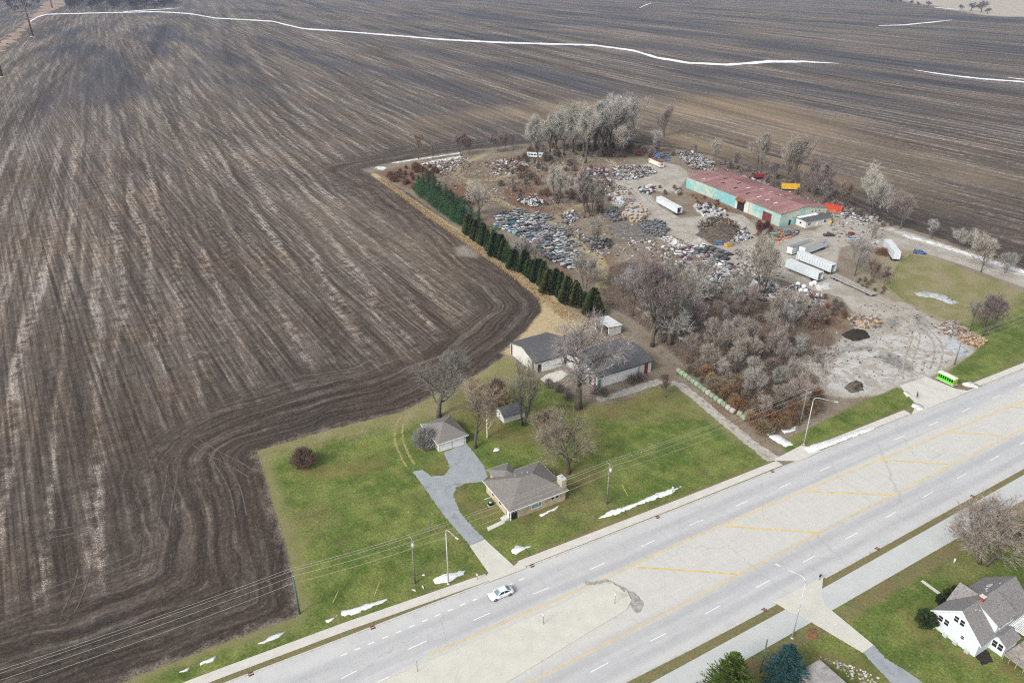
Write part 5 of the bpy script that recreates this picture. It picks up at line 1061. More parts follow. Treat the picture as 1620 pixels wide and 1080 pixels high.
def cell_grid(poly, dx, dy, ang, rng, jitter=.15):
    ca, sa = math.cos(ang), math.sin(ang); pr = [(p[0] * ca + p[1] * sa, -p[0] * sa + p[1] * ca) for p in poly]
    x0, x1 = min(p[0] for p in pr), max(p[0] for p in pr); y0, y1 = min(p[1] for p in pr), max(p[1] for p in pr); out = []; y = y0 + dy / 2
    while y < y1:
        x = x0 + dx / 2
        while x < x1:
            q = (x + rng.uniform(-jitter, jitter) * dx, y + rng.uniform(-jitter, jitter) * dy)
            if inside(q, pr): out.append((q[0] * ca - q[1] * sa, q[0] * sa + q[1] * ca))
            x += dx
        y += dy
    return out
CARS_A = PX((785, 342), (815, 332), (862, 345), (900, 375), (926, 405), (916, 428), (885, 420), (850, 398), (815, 372), (780, 362))
COLD = PX((770, 340), (825, 350), (870, 388), (920, 412), (905, 440), (860, 420), (815, 390), (770, 370))
for p in cell_grid(CARS_A, 5.1, 2.25, R(4), CR, .08):
    colored = inside(p, COLD) and CR.random() < .75
    c = CR.choice(['blue', 'teal', 'white', 'pale blue', 'green', 'blue', 'white', 'dark']) if colored else CR.choice(['grey', 'grey', 'dark', 'silver', 'grey', 'dark'])
    if CR.random() < .06: continue
    put_car(*p, CR.choice([0, math.pi]) + CR.gauss(0, .08), c, 'in the rows by the hedge', 'scrap cars in rows by the hedge')
    if CR.random() < .16: put_car(p[0] + .2, p[1], CR.gauss(0, .1), CR.choice(['grey', 'silver', 'grey']), 'stacked on another by the hedge', 'stacked scrap cars by the hedge', 1.3)
CARS_B = PX((1065, 398), (1110, 388), (1160, 402), (1152, 424), (1095, 415))
for p in cell_grid(CARS_B, 4.9, 2.4, R(8), CR, .12): put_car(*p, CR.gauss(0, .2), CR.choice(['grey', 'dark', 'silver', 'dark', 'maroon', 'white']), 'in the frosted lower rows', 'scrap cars south of the soil heap')
CARS_C = PX((1090, 425), (1150, 430), (1165, 445), (1130, 470), (1095, 450))
for p in cell_grid(CARS_C, 5.0, 2.7, R(20), CR, .2): put_car(*p, CR.gauss(0, .5), CR.choice(['grey', 'silver', 'dark', 'grey']), 'half hidden among the trees', 'scrap cars among the trees')
for bx, by, rz, c, wh, z in ((1311, 373, -.4, 'dark', 'loaded with junk in front of the trailers', 0), (1350, 379, -.45, 'pale blue', 'beside the small bare tree near the lane', 0), (1140, 387, -.6, 'blue', 'parked at the foot of the big soil heap', 0), (1455, 401, -.9, 'blue', 'standing alone on the grass by the gravel lane', 0), (1352, 345, -.7, 'silver', 'heaped with scrap beside the red container', 0), (946, 274, .1, 'pale blue', 'at the end of the yard track', 0), (985, 272, -.2, 'white', 'among the scrap by the caravan', 0), (1210, 330, .3, 'dark', 'behind the warehouse door', 0), (1335, 344, .4, 'grey', 'behind the office hut', 0), (1345, 372, .2, 'red', 'with an open bonnet near the lane', 0), (1260, 368, .6, 'dark', 'beside the office hut', 0), (1402, 436, .2, 'maroon', 'as a rusting hulk in the weeds', 0)):
    x, y = G(bx, by); put_car(x, y, rz, c, wh, None, z)
# semi-trailers
def trailer(x, y, rz, L, lab, name='semi_trailer', cat='trailer', H=2.75, W=2.6, wall='trailer_white', roof='trailer_roof', open_end=True, ribs=0, stripe=None, zf=1.15, wheels=True, mark=None):
    E_ = empty(name, (x, y, 0), rz, lab, cat); t = .07; z0, z1 = zf, zf + H
    MB().bb(0, L, -W / 2, W / 2, z0 - .15, z0).build('floor', M['plank'], E_)
    MB().bb(0, L, -W / 2, -W / 2 + t, z0 + .001, z1).build('side_wall', M[wall], E_); MB().bb(0, L, W / 2 - t, W / 2, z0 + .001, z1).build('side_wall', M[wall], E_); MB().bb(0, t, -W / 2 + t + .001, W / 2 - t - .001, z0 + .001, z1).build('front_wall', M[wall], E_)
    if roof: MB().bb(-.02, L + .02, -W / 2 - .02, W / 2 + .02, z1 + .001, z1 + .06).build('roof', M[roof], E_)
    if not open_end:
        for s_ in (-1, 1): MB().bb(L - t, L, min(.01 * s_, s_ * (W / 2 - t - .002)), max(.01 * s_, s_ * (W / 2 - t - .002)), z0 + .001, z1).build('rear_door', M[wall], E_)
    fr = MB()
    fr.bb(L + .001, L + .06, -W / 2 - .02, -W / 2 + .13, z0 - .1, z1).bb(L + .001, L + .06, W / 2 - .13, W / 2 + .02, z0 - .1, z1).bb(L + .001, L + .06, -W / 2 + .131, W / 2 - .131, z1 - .12, z1); fr.build('rear_frame', M['galv'], E_)
    for k in range(ribs):
        for s_ in (-1, 1): MB().bb(L * (k + .5) / ribs - .05, L * (k + .5) / ribs + .05, min(s_ * (W / 2 + .001), s_ * (W / 2 + .07)), max(s_ * (W / 2 + .001), s_ * (W / 2 + .07)), z0 + .05, z1 - .3).build('rib', M['trailer_tan'], E_)
    if stripe: MB().bb(-.03, L + .03, -W / 2 - .05, -W / 2 - .021, z1 - .12, z1 + .07).bb(-.05, -.021, -W / 2, -W / 2 + .14, z0, z1 + .05).bb(-.05, -.021, -W / 2 + .141, W / 2, z1 - .1, z1 + .05).build('stripe', M[stripe], E_)
    if mark:
        for k in range(4): MB().box((L * mark[0] + k * .45, -W / 2 - .012, z1 - .7 - (k % 2) * .12), (.36, .02, .42 - .06 * k), ry=.25).build('painted_mark', M[mark[1]], E_)
    MB().bb(.6, L - .4, -.5, -.4, z0 - .35, z0 - .15).bb(.6, L - .4, .4, .5, z0 - .35, z0 - .15).build('chassis_rail', M['dark'], E_)
    if wheels:
        me = MB(); me.tube([(0, -.24, 0), (0, .24, 0)], .5, 12); me = me.mesh('wheel', M['tyre'])
        for wx in (L - 2.6, L - 1.35):
            for wy in (-W / 2 + .3, W / 2 - .3): link('wheel', me, E_, (wx, wy, .5))
        for s_ in (-1, 1): MB().bb(2.2, 2.35, s_ * .8 - .07, s_ * .8 + .07, 0, z0 - .15).build('landing_leg', M['dark'], E_)
    return E_
S90 = -math.pi / 2
trailer(216.9, 173.6, S90 - .005, 15.0, 'white box trailer with its rear open, nearest the pile of white bags')
trailer(227.4, 177.6, S90 - .02, 16.2, 'ribbed white box trailer lined up with the long flatbed ramp', ribs=14)
trailer(229.2, 183.6, .12, 15.5, 'white open-topped trailer with red edge stripe beside the grey-roofed one', roof=None, stripe='brick_red', wheels=False, zf=.7)
trailer(232.0, 180.2, .15, 15.6, 'pale trailer with a tan roof and a small red mark beside the open-topped one', roof='trailer_tan', mark=(.82, 'brick_red'), open_end=False)
trailer(268.5, 169.5, -2.28, 14.8, 'lone white box trailer with closed doors on the grass by the lane', open_end=False)
trailer(229.2, 262.5, S90 - .18, 19.0, 'white box trailer with a small grey logo standing beside the yard road', mark=(.16, 'galv'), H=2.6)
trailer(291.5, 218.5, S90 + .2, 8.5, 'bright orange-red shipping container at the corner of the warehouse', 'shipping_container', 'container', wall='red_box' if 'red_box' in M else 'brick_red', roof='brick_red', open_end=False, zf=.15, wheels=False, H=2.5)
M['yellow'] = surf('yellow', (.62, .36, .03), .2, .8); M['blue_tarp'] = surf('blue_tarp', (.03, .16, .42), .3, 1); M['green_paint'] = surf('green_paint', (.05, .30, .16), .25, 1.2); M['orange'] = surf('orange', (.60, .17, .05), .25, 1); M['cream'] = surf('cream', (.68, .64, .54), .1, .8); M['lime'] = surf('lime', (.13, .62, .04), .1, 1, .5)
for n_ in ('red_container',): M[n_] = surf(n_, (.50, .07, .03), .2, .6)
for o_ in bpy.data.objects:
    if o_.name.startswith('shipping_container'):
        for c_ in o_.children:
            if c_.name.split('.')[0] in ('side_wall', 'front_wall', 'rear_door', 'roof'): c_.data.materials[0] = M['red_container']
trailer(299.0, 251.5, -.75, 8.5, 'yellow open-topped tipper body behind the warehouse', 'tipper_body', 'container', wall='yellow', roof=None, zf=.9, H=2.2, wheels=False, open_end=False)
E_ = trailer(277.2, 327.5, S90 - .15, 12.5, 'cream caravan with brown flat roof at the back of the yard', 'caravan', 'caravan', wall='cream', roof='rust', open_end=False, zf=.6, H=2.4)
for u in (1.2, 11.4): MB().bb(u - .5, u + .5, -1.36, -1.302, 1.7, 2.4).build('window', M['glass'], E_)
MB().bb(12.57, 12.6, -.6, .6, 1.7, 2.4).build('window', M['glass'], E_)
x, y = G(834, 249); E_ = trailer(x, y, -.75, 9.5, 'white minibus half hidden behind brush at the back of the yard', 'minibus', 'bus', open_end=False, zf=.7, H=2.2, W=2.4)
for u in range(5): MB().bb(1.0 + u * 1.6, 2.2 + u * 1.6, -1.24, -1.202, 1.7, 2.5).build('window', M['glass'], E_)
# the long flatbed ramp
FB = empty('flatbed_trailer', (224.6, 159.6, 0), S90 - .1, 'long empty flatbed with timber deck behind the ribbed trailer', 'trailer')
for i in range(24): MB().bb(i * .8, i * .8 + .77, -1.2, 1.2, .95, 1.02).build('deck_board', M['plank'], FB)
for s_ in (-1, 1): MB().bb(0, 19.2, min(1.205 * s_, 1.32 * s_), max(1.205 * s_, 1.32 * s_), .75, 1.08).build('side_rail', M['steel'], FB)
MB().bb(0, 19, -.5, .5, .5, .94).build('chassis', M['dark'], FB); me = MB(); me.tube([(0, -.2, 0), (0, .2, 0)], .45, 12); me = me.mesh('wheel', M['tyre'])
for wx in (2, 3.2, 17):
    for wy in (-.9, .9): link('wheel', me, FB, (wx, wy, .45))
# red lorry behind the warehouse
x, y = G(1203, 283); E_ = empty('red_lorry', (x, y, 0), -.55, 'old dark red lorry among the trees behind the warehouse', 'lorry'); M['lorry_red'] = surf('lorry_red', (.20, .025, .025), .3, 1, frost=.3)
MB().bb(-3.2, .9, -1.2, 1.2, 1.2, 2.9).build('box_body', M['lorry_red'], E_); c_ = MB(); c_.loft([[(1.0, -1.15, .7), (1.0, 1.15, .7), (1.0, 1.15, 2.9), (1.0, -1.15, 2.9)], [(2.5, -1.15, .7), (2.5, 1.15, .7), (2.5, 1.1, 2.0), (2.5, -1.1, 2.0)], [(3.2, -1.05, .7), (3.2, 1.05, .7), (3.2, 1.0, 1.7), (3.2, -1.0, 1.7)]]); c_.build('cab', M['lorry_red'], E_)
MB().bb(-3.2, 3.1, -.5, .5, .5, .9).build('chassis', M['dark'], E_)
for wx in (-2.2, 2.2):
    for wy in (-.95, .95): link('wheel', me, E_, (wx, wy, .45))
# yellow forklift at the office corner
x, y = G(1314, 353); E_ = empty('yellow_forklift', (x, y, 0), .4, 'yellow forklift with raised mast beside the white office hut', 'forklift')
MB().bb(-1.1, .9, -.55, .55, .35, 1.15).build('body', M['yellow'], E_); MB().bb(.95, 1.07, -.5, -.38, .2, 4.2).bb(.95, 1.07, .38, .5, .2, 4.2).bb(.96, 1.06, -.38, .38, 4.0, 4.15).build('mast', M['yellow'], E_); MB().bb(1.1, 2.1, -.4, -.28, .25, .32).bb(1.1, 2.1, .28, .4, .25, .32).build('forks', M['dark'], E_)
for q in ((-.9, -.5), (-.9, .5), (.6, -.5), (.6, .5)): MB().tube([(q[0] + .0, q[1], 1.15), (q[0] * .8, q[1], 2.2)], .04, 5).build('cage_post', M['dark'], E_)
MB().bb(-.75, .55, -.55, .55, 2.2, 2.26).build('cage_roof', M['dark'], E_)
for wx in (-.75, .65):
    for wy in (-.58, .58): MB().tube([(wx, wy - .1, .33), (wx, wy + .1, .33)], .33, 10).build('wheel', M['tyre'], E_)

# lime green open trolley on the concrete apron
GT = empty('trolley_wagon', (189.2, 93.0, .08), R(87), 'lime green open-sided trolley wagon with pale roof at the yard entrance', 'wagon')
MB().bb(-2.6, 2.6, -1.0, 1.0, .25, .4).build('platform', M['galv'], GT); MB().bb(-2.3, 2.3, -.85, -.79, .4, 1.0).bb(-2.3, 2.3, .79, .85, .4, 1.0).build('lower_panel', M['lime'], GT)
for s_ in (-1, 1):
    for i in range(8): MB().bb(-2.3 + i * .64, -2.18 + i * .64, min(.79 * s_, .86 * s_), max(.79 * s_, .86 * s_), 1.0, 1.95).build('post', M['lime'], GT)
    MB().bb(2.24 * s_ - .05, 2.24 * s_ + .05, -.78, .78, .4, 1.95).build('end_panel', M['lime'], GT); MB().bb(-2.3, 2.3, min(.79 * s_, .87 * s_), max(.79 * s_, .87 * s_), 1.95, 2.2).build('top_rail', M['lime'], GT)
MB().bb(-2.2, 2.2, -.7, .7, .42, 1.3).build('seat_block', M['dark'], GT); r = MB(); r.loft([[(-2.5, -1.0, 2.2), (-2.5, 1.0, 2.2), (-2.5, .6, 2.42), (-2.5, -.6, 2.42)], [(2.5, -1.0, 2.2), (2.5, 1.0, 2.2), (2.5, .6, 2.42), (2.5, -.6, 2.42)]]); r.build('roof', surf('wagon_roof', (.66, .70, .55), .1, 1), GT)
MB().box((-2.45, .3, .9), (.14, .9, 1.0)).build('front_emblem', M['orange'], GT)
for wx in (-1.7, 1.7):
    for wy in (-.85, .85): MB().tube([(wx, wy - .08, .2), (wx, wy + .08, .2)], .24, 10).build('wheel', M['tyre'], GT)

# ------------------------------------------------------------------ stored goods and scrap
CB = MB(); CB.bb(-.7, .7, -.55, .55, .12, 1.05)
for s_ in (-1, 1):
    for k in range(4): CB.bb(-.72 + k * .40, -.50 + k * .40, min(.551 * s_, .59 * s_), max(.551 * s_, .59 * s_), .1, 1.08); CB.bb(min(.701 * s_, .74 * s_), max(.701 * s_, .74 * s_), -.5 + k * .29, -.34 + k * .29, .1, 1.08)
for k in (-.5, 0, .5): CB.bb(-.7, .7, k - .06, k + .06, 0, .119)
CB.bb(-.74, .74, -.6, .6, 1.06, 1.12)
CME = CB.mesh('crate', M['crate']); PB = MB()
for k in range(6): PB.bb(-.6, .6, -.5, .5, k * .17, k * .17 + .05); PB.bb(-.6, -.48, -.5, .5, k * .17 + .051, k * .17 + .169); PB.bb(.48, .6, -.5, .5, k * .17 + .051, k * .17 + .169)
PME = PB.mesh('pallet_stack', M['pallet_dark']); XR = random.Random(14)
for p in cell_grid(PX((985, 345), (990, 328), (1010, 328), (1028, 340), (1012, 352), (998, 352)), 1.65, 1.4, R(10), XR, .08):
    for z in range(XR.choice([1, 2, 2])): tag(link('wooden_crate', CME, None, (*p, z * 1.13), R(10) + XR.gauss(0, .06)), 'tan wooden crate with a snowy lid in the stacks west of the yard road' if z == 0 else 'tan wooden crate stacked on another west of the yard road', 'crate', 'crates beside the yard road' if z == 0 else 'upper crates beside the yard road')
for pl in (PX((952, 342), (965, 333), (985, 336), (990, 350), (970, 352)), PX((1008, 352), (1045, 350), (1058, 364), (1048, 376), (1020, 370))):
    for p in cell_grid(pl, 1.6, 1.35, R(5), XR, .14):
        if XR.random() < .85: o_ = link('pallet_stack', PME, None, (*p, 0), XR.gauss(0, .15)); o_.scale = (1, 1, XR.uniform(.6, 1.6)); tag(o_, 'dark stack of frosted pallets beside the tan crates', 'pallets', 'pallet stacks by the crates')
# engine blocks and small scrap set out in rows near the warehouse door
EB = MB(); EB.bb(-.45, .45, -.35, .35, .05, .7); EB.bb(-.3, .3, -.25, .25, .701, .95); EB.tube([(-.5, 0, .4), (.75, 0, .35)], .2, 7); EME = EB.mesh('engine_block', [M['junk_dark']])
EW = MB(); EW.bb(-.5, .5, -.4, .4, 0, .55); EW.bb(-.3, .45, -.3, .3, .551, .8); EWM = EW.mesh('engine_block', M['junk_paint'])
for p in cell_grid(PX((1095, 325), (1120, 322), (1148, 336), (1140, 345), (1110, 342)), 1.5, 1.6, R(12), XR, .18):
    tn, tc = XR.choice([('pale', (.5, .5, .5)), ('grey', (.3, .3, .31)), ('black', (.10, .10, .11))]); o_ = link('engine_block', EME if tn == 'black' else EWM, None, (*p, 0), XR.uniform(0, 6), tc); o_.scale = [XR.uniform(.8, 1.5)] * 3
    tag(o_, f'{tn} old engine block set out in rows before the warehouse door', 'engine', 'engine blocks before the warehouse')
# white bulk bags
for bx, by in ((1262, 452), (1271, 456), (1266, 462), (1283, 452), (1288, 450), (1274, 463)):
    x, y = G(bx, by); n_ = 10; prof = ((.5, .0), (.62, .25), (.66, .6), (.58, .95), (.3, 1.1)); b_ = MB(); b_.loft([[(math.cos(2 * math.pi * j / n_) * r_ * 1.2 * (1.08 if j % 2 else 1), math.sin(2 * math.pi * j / n_) * r_ * 1.2, z_ * 1.3) for j in range(n_)] for r_, z_ in prof], 0, True)
    tag(b_.build('bulk_bag', M['snow'], loc=(x, y, 0), rz=XR.uniform(0, 6)), 'bulging white bulk bag on the rubble below the trailers', 'bag', 'white bulk bags')
# heaps of mixed scrap: uncountable pieces, one heap each
def heap(name, poly, n, smin, smax, hmax, pal, label, seed, flat=.5):
    rng_ = random.Random(seed); mb = MB(); cx = sum(p[0] for p in poly) / len(poly); cy = sum(p[1] for p in poly) / len(poly); rad = max(math.dist(p, (cx, cy)) for p in poly)
    for p in scatter(poly, n, rng_):
        top = hmax * max(0.0, 1 - (math.dist(p, (cx, cy)) / rad) ** 1.5) * rng_.uniform(.2, 1); s_ = rng_.uniform(smin, smax); k = rng_.random(); m_ = rng_.randrange(len(pal))
        c = (p[0], p[1], top + s_ * .12)
        if k < .5: mb.box(c, (s_ * rng_.uniform(.8, 1.8), s_ * rng_.uniform(.5, 1), s_ * rng_.uniform(.08, flat)), m_, rng_.uniform(0, 6), rng_.gauss(0, .35), rng_.gauss(0, .35))
        elif k < .8:
            d = Vector((rng_.gauss(0, 1), rng_.gauss(0, 1), rng_.gauss(0, .25))).normalized() * s_ * 1.6; mb.tube([Vector(c) - d * .5, Vector(c) + d * .5], s_ * rng_.uniform(.04, .12), 5, m_, True, False)
        else:
            t = [rng_.uniform(.5, 1) for _ in range(6)]; mb.loft([[(c[0] + math.cos(j * 1.047) * s_ * .5 * q * t[j], c[1] + math.sin(j * 1.047) * s_ * .5 * q * t[j], c[2] + z_) for j in range(6)] for q, z_ in ((.9, -.1), (1, s_ * .2), (.5, s_ * .45))], m_)
    tag(mb.build(name, [M[q] for q in pal], fixn=False), label, 'scrap', kind='stuff')
M['scrap_grey'] = surf('scrap_grey', (.20, .195, .19), .4, 1, frost=.42); M['scrap_white'] = surf('scrap_white', (.46, .465, .47), .3, 1, dirt=(.2, .17, .14), dirt_amt=.5, frost=.3); M['scrap_dark'] = surf('scrap_dark', (.055, .052, .05), .4, 1, frost=.3); M['scrap_brown'] = surf('scrap_brown', (.17, .10, .06), .4, 1, frost=.3)
PA = ['scrap_grey', 'scrap_white', 'scrap_dark', 'scrap_grey', 'scrap_brown']
heap('scrap_heap', PX((1072, 240), (1100, 245), (1130, 262), (1125, 272), (1095, 268), (1080, 258)), 650, .5, 2.0, 2.2, PA + ['scrap_white', 'scrap_dark'], 'white and grey mixed scrap piled behind the warehouse roof', 71)
heap('scrap_heap', PX((1130, 268), (1200, 288), (1240, 305), (1225, 310), (1170, 290)), 380, .6, 2.0, 1.0, PA, 'frosted scrap strewn behind the warehouse', 72)
heap('scrap_heap', PX((1300, 325), (1340, 330), (1400, 352), (1395, 360), (1330, 340)), 260, .6, 1.8, .7, PA + ['scrap_white'], 'snow-dusted scrap along the lane hedgerow', 73)
heap('scrap_heap', PX((1235, 455), (1260, 452), (1300, 470), (1305, 495), (1270, 500), (1240, 480)), 800, .3, 1.2, .9, ['scrap_white', 'scrap_grey', 'scrap_grey', 'scrap_dark', 'scrap_brown'], 'white broken rubble below the white trailers', 74)
heap('scrap_heap', PX((915, 268), (960, 270), (965, 290), (930, 290)), 260, .8, 2.6, 1.3, PA + ['scrap_dark', 'lorry_red'], 'dark heap of machinery at the bend of the yard track', 75)
heap('scrap_heap', PX((970, 262), (1030, 265), (1040, 275), (1005, 285), (965, 285)), 480, .5, 1.7, 1.2, PA + ['scrap_white', 'scrap_dark'], 'white scrap and panels around the caravan', 76)
heap('scrap_heap', PX((1030, 245), (1050, 242), (1060, 255), (1040, 258)), 110, .5, 1.8, 1.8, ['blue_tarp', 'scrap_dark', 'scrap_brown', 'scrap_grey'], 'blue machinery parts behind the cream caravan', 77)
heap('scrap_heap', PX((1060, 415), (1160, 425), (1240, 455), (1235, 480), (1160, 470), (1080, 440)), 1150, .5, 2.2, .9, PA + ['scrap_grey', 'scrap_white'], 'frosted grey scrap spread under the trees below the yard road', 78)
heap('scrap_heap', PX((925, 378), (965, 380), (968, 392), (935, 395)), 170, .5, 1.8, 1.2, ['scrap_dark', 'scrap_grey', 'scrap_dark'], 'dark frosted scrap round the lone tree by the grassy path', 79)
heap('scrap_heap', PX((822, 318), (845, 313), (866, 322), (850, 328), (828, 326)), 130, .6, 2.2, 1.5, ['scrap_dark', 'scrap_white', 'scrap_dark'], 'black and white scrap pile beside the grassy path', 80)
heap('scrap_heap', PX((888, 340), (905, 335), (916, 348), (898, 356)), 90, .6, 1.6, 1.1, ['scrap_dark', 'scrap_white', 'scrap_grey'], 'small scrap pile in the fork of the grassy path', 81)
heap('scrap_heap', PX((665, 262), (740, 248), (745, 262), (700, 278), (670, 275)), 320, .4, 1.6, .5, ['scrap_white', 'scrap_grey', 'scrap_brown'], 'white litter and scrap at the far corner of the yard', 82)
heap('scrap_heap', PX((762, 255), (835, 250), (835, 275), (780, 278)), 300, .5, 1.8, .6, ['scrap_white', 'scrap_grey', 'scrap_brown', 'scrap_brown'], 'pale scrap scattered inside the grassy loop', 83)
heap('scrap_heap', PX((985, 380), (1050, 375), (1120, 420), (1080, 425), (1010, 400)), 260, .4, 1.4, .4, ['scrap_white', 'scrap_grey', 'scrap_brown'], 'loose pale debris on the muddy ground below the pallets', 84)
heap('scrap_heap', PX((1130, 372), (1180, 362), (1190, 380), (1160, 388)), 150, .5, 1.8, .7, ['scrap_dark', 'scrap_white', 'scrap_grey'], 'black and white scrap on the edge of the big soil heap', 85)
heap('scrap_heap', PX((1190, 372), (1245, 362), (1262, 372), (1230, 385)), 200, .4, 1.3, .8, ['scrap_dark', 'scrap_brown', 'scrap_grey', 'scrap_brown', 'scrap_dark', 'orange'], 'mixed coloured scrap at the south end of the warehouse', 86)
heap('scrap_heap', PX((1335, 500), (1375, 498), (1395, 510), (1380, 522), (1350, 515)), 200, .5, 1.8, .5, ['wood_tan', 'scrap_grey', 'scrap_brown', 'plank'], 'broken boards and rubble beside the black soil heap', 87)
heap('scrap_heap', PX((1480, 515), (1510, 510), (1535, 528), (1500, 535)), 170, .4, 1.6, .7, ['scrap_brown', 'scrap_grey', 'plank'], 'tangle of branches and boards beside the log pile', 88)
heap('log_pile', PX((1512, 536), (1535, 525), (1562, 540), (1550, 550), (1525, 545)), 420, .35, .7, .9, ['wood_tan', 'crate', 'wood_tan', 'mulch'], 'orange-brown heap of cut logs at the edge of the grass', 89)
heap('scrap_heap', PX((1010, 300), (1030, 295), (1035, 305), (1018, 312)), 40, .8, 2.6, 1.0, ['scrap_white', 'scrap_dark'], 'bent white sheet metal beside the yard road', 90)
# soil heaps
heap('scrap_heap', PX((1100, 358), (1120, 348), (1150, 347), (1170, 358), (1160, 372), (1115, 370)), 300, .4, 1.4, 3.4, ['scrap_brown', 'scrap_dark', 'scrap_grey', 'scrap_brown', 'scrap_dark'], 'boards and scrap littering the top of the big soil heap', 91)
heap('scrap_heap', PX((1160, 395), (1230, 400), (1240, 440), (1170, 430)), 260, .3, 1.1, .3, ['scrap_grey', 'scrap_white', 'scrap_brown', 'scrap_dark'], 'loose rubble on the ground before the white trailers', 92)
heap('scrap_heap', PX((960, 288), (1000, 300), (1010, 330), (980, 325), (955, 310)), 220, .3, 1.4, .4, ['scrap_grey', 'scrap_white', 'scrap_brown'], 'scattered pale scrap along the west side of the yard road', 93)
heap('scrap_heap', PX((860, 355), (900, 350), (960, 395), (950, 420), (930, 400)), 240, .3, 1.2, .3, ['scrap_grey', 'scrap_brown', 'scrap_white', 'scrap_dark'], 'thin scatter of scrap beside the grassy path', 94)
heap('yard_litter', PX((700, 262), (830, 246), (980, 250), (1000, 262), (960, 285), (985, 320), (1060, 372), (1200, 430), (1240, 470), (1180, 470), (1080, 445), (960, 420), (900, 345), (780, 320), (700, 290)), 2600, .2, .9, .15, ['scrap_grey', 'scrap_brown', 'scrap_white', 'scrap_dark', 'scrap_brown'], 'small scrap and litter strewn over the yard ground', 95)
heap('yard_litter', PX((1085, 262), (1120, 255), (1310, 325), (1400, 358), (1390, 400), (1320, 380), (1300, 330)), 700, .2, .9, .15, ['scrap_grey', 'scrap_brown', 'scrap_white', 'scrap_dark'], 'small scrap strewn behind and beside the warehouse', 96)
heap('yard_litter', PX((1260, 560), (1330, 490), (1400, 470), (1480, 500), (1540, 530), (1500, 575), (1420, 600), (1340, 620)), 420, .15, .6, .1, ['scrap_grey', 'scrap_brown', 'scrap_dark', 'plank'], 'small debris scattered over the yard entrance', 97)
def mound(name, poly, h, mat, label, seed):
    rng_ = random.Random(seed); cx = sum(p[0] for p in poly) / len(poly); cy = sum(p[1] for p in poly) / len(poly); mb = MB(); vs_ = []; rings = 7; n_ = 28
    for i in range(rings + 1):
        f = i / rings
        for j in range(n_):
            t = 2 * math.pi * j / n_; dx, dy = math.cos(t), math.sin(t); best = 0
            for k in range(60):
                r_ = k * .5
                if inside((cx + dx * r_, cy + dy * r_), poly): best = r_
            rr_ = best * (1 - f) * (1 + .12 * mnoise.noise(Vector((dx * 2, dy * 2, seed)))); z = h * (1 - (1 - f) ** 1.7) * (1 + .35 * mnoise.noise(Vector((dx * 3 + f * 4, dy * 3, seed + 3.3)))) if i else -.05
            vs_.append((cx + dx * rr_, cy + dy * rr_, z))
    fs = [(i * n_ + j, i * n_ + (j + 1) % n_, (i + 1) * n_ + (j + 1) % n_, (i + 1) * n_ + j) for i in range(rings) for j in range(n_)]; mb.add(vs_, fs, 0, True)
    return tag(mb.build(name, mat), label, 'soil')
mound('soil_heap', PX((1100, 372), (1118, 350), (1150, 347), (1180, 366), (1160, 386), (1125, 388)), 2.3, M['brown_soil'], 'big brown soil heap before the warehouse', 1)
mound('soil_heap', PX((1328, 530), (1345, 521), (1375, 525), (1378, 535), (1350, 541)), 1.8, M['black_soil'], 'black soil heap in the middle of the yard entrance', 2)
mound('soil_heap', PX((1334, 612), (1348, 603), (1366, 606), (1368, 618), (1345, 623)), 1.7, M['brown_soil'], 'round brown soil heap beside the brown thicket', 3)
mound('mulch_bed', GC(1080, 720, 3, [(565, 850), (590, 810), (640, 820), (655, 860), (620, 885)]), .3, M['mulch'], 'low round mulch bed beside the blue spruce', 4)
# tanks, dumpster, small things in the yard
for bx, by, mt, lb in ((1224, 374, 'green_paint', 'bright green dumpster at the corner of the warehouse'), (1243, 368, 'glass_teal', 'teal dumpster beside the warehouse door'), (1072, 306, 'galv', 'grey steel bin in the weeds by the warehouse'), (1152, 390, 'yellow', 'yellow tank on the yard road')):
    x, y = G(bx, by); E_ = empty('dumpster', (x, y, 0), XR.uniform(-.4, .4), lb, 'dumpster'); b_ = MB(); b_.loft([[(-1.3, -.7, .15), (1.3, -.7, .15), (1.3, .7, .15), (-1.3, .7, .15)], [(-1.7, -.9, 1.5), (1.7, -.9, 1.5), (1.7, .9, 1.5), (-1.7, .9, 1.5)]]); b_.build('body', M[mt], E_); MB().bb(-1.72, 1.72, -.92, .92, 1.5, 1.56).build('lid', M['scrap_grey'], E_)
    for q in (-1, -.3, .4, 1.1): MB().bb(q - .04, q + .04, -.98, -.84, .3, 1.5).build('rib', M[mt], E_)

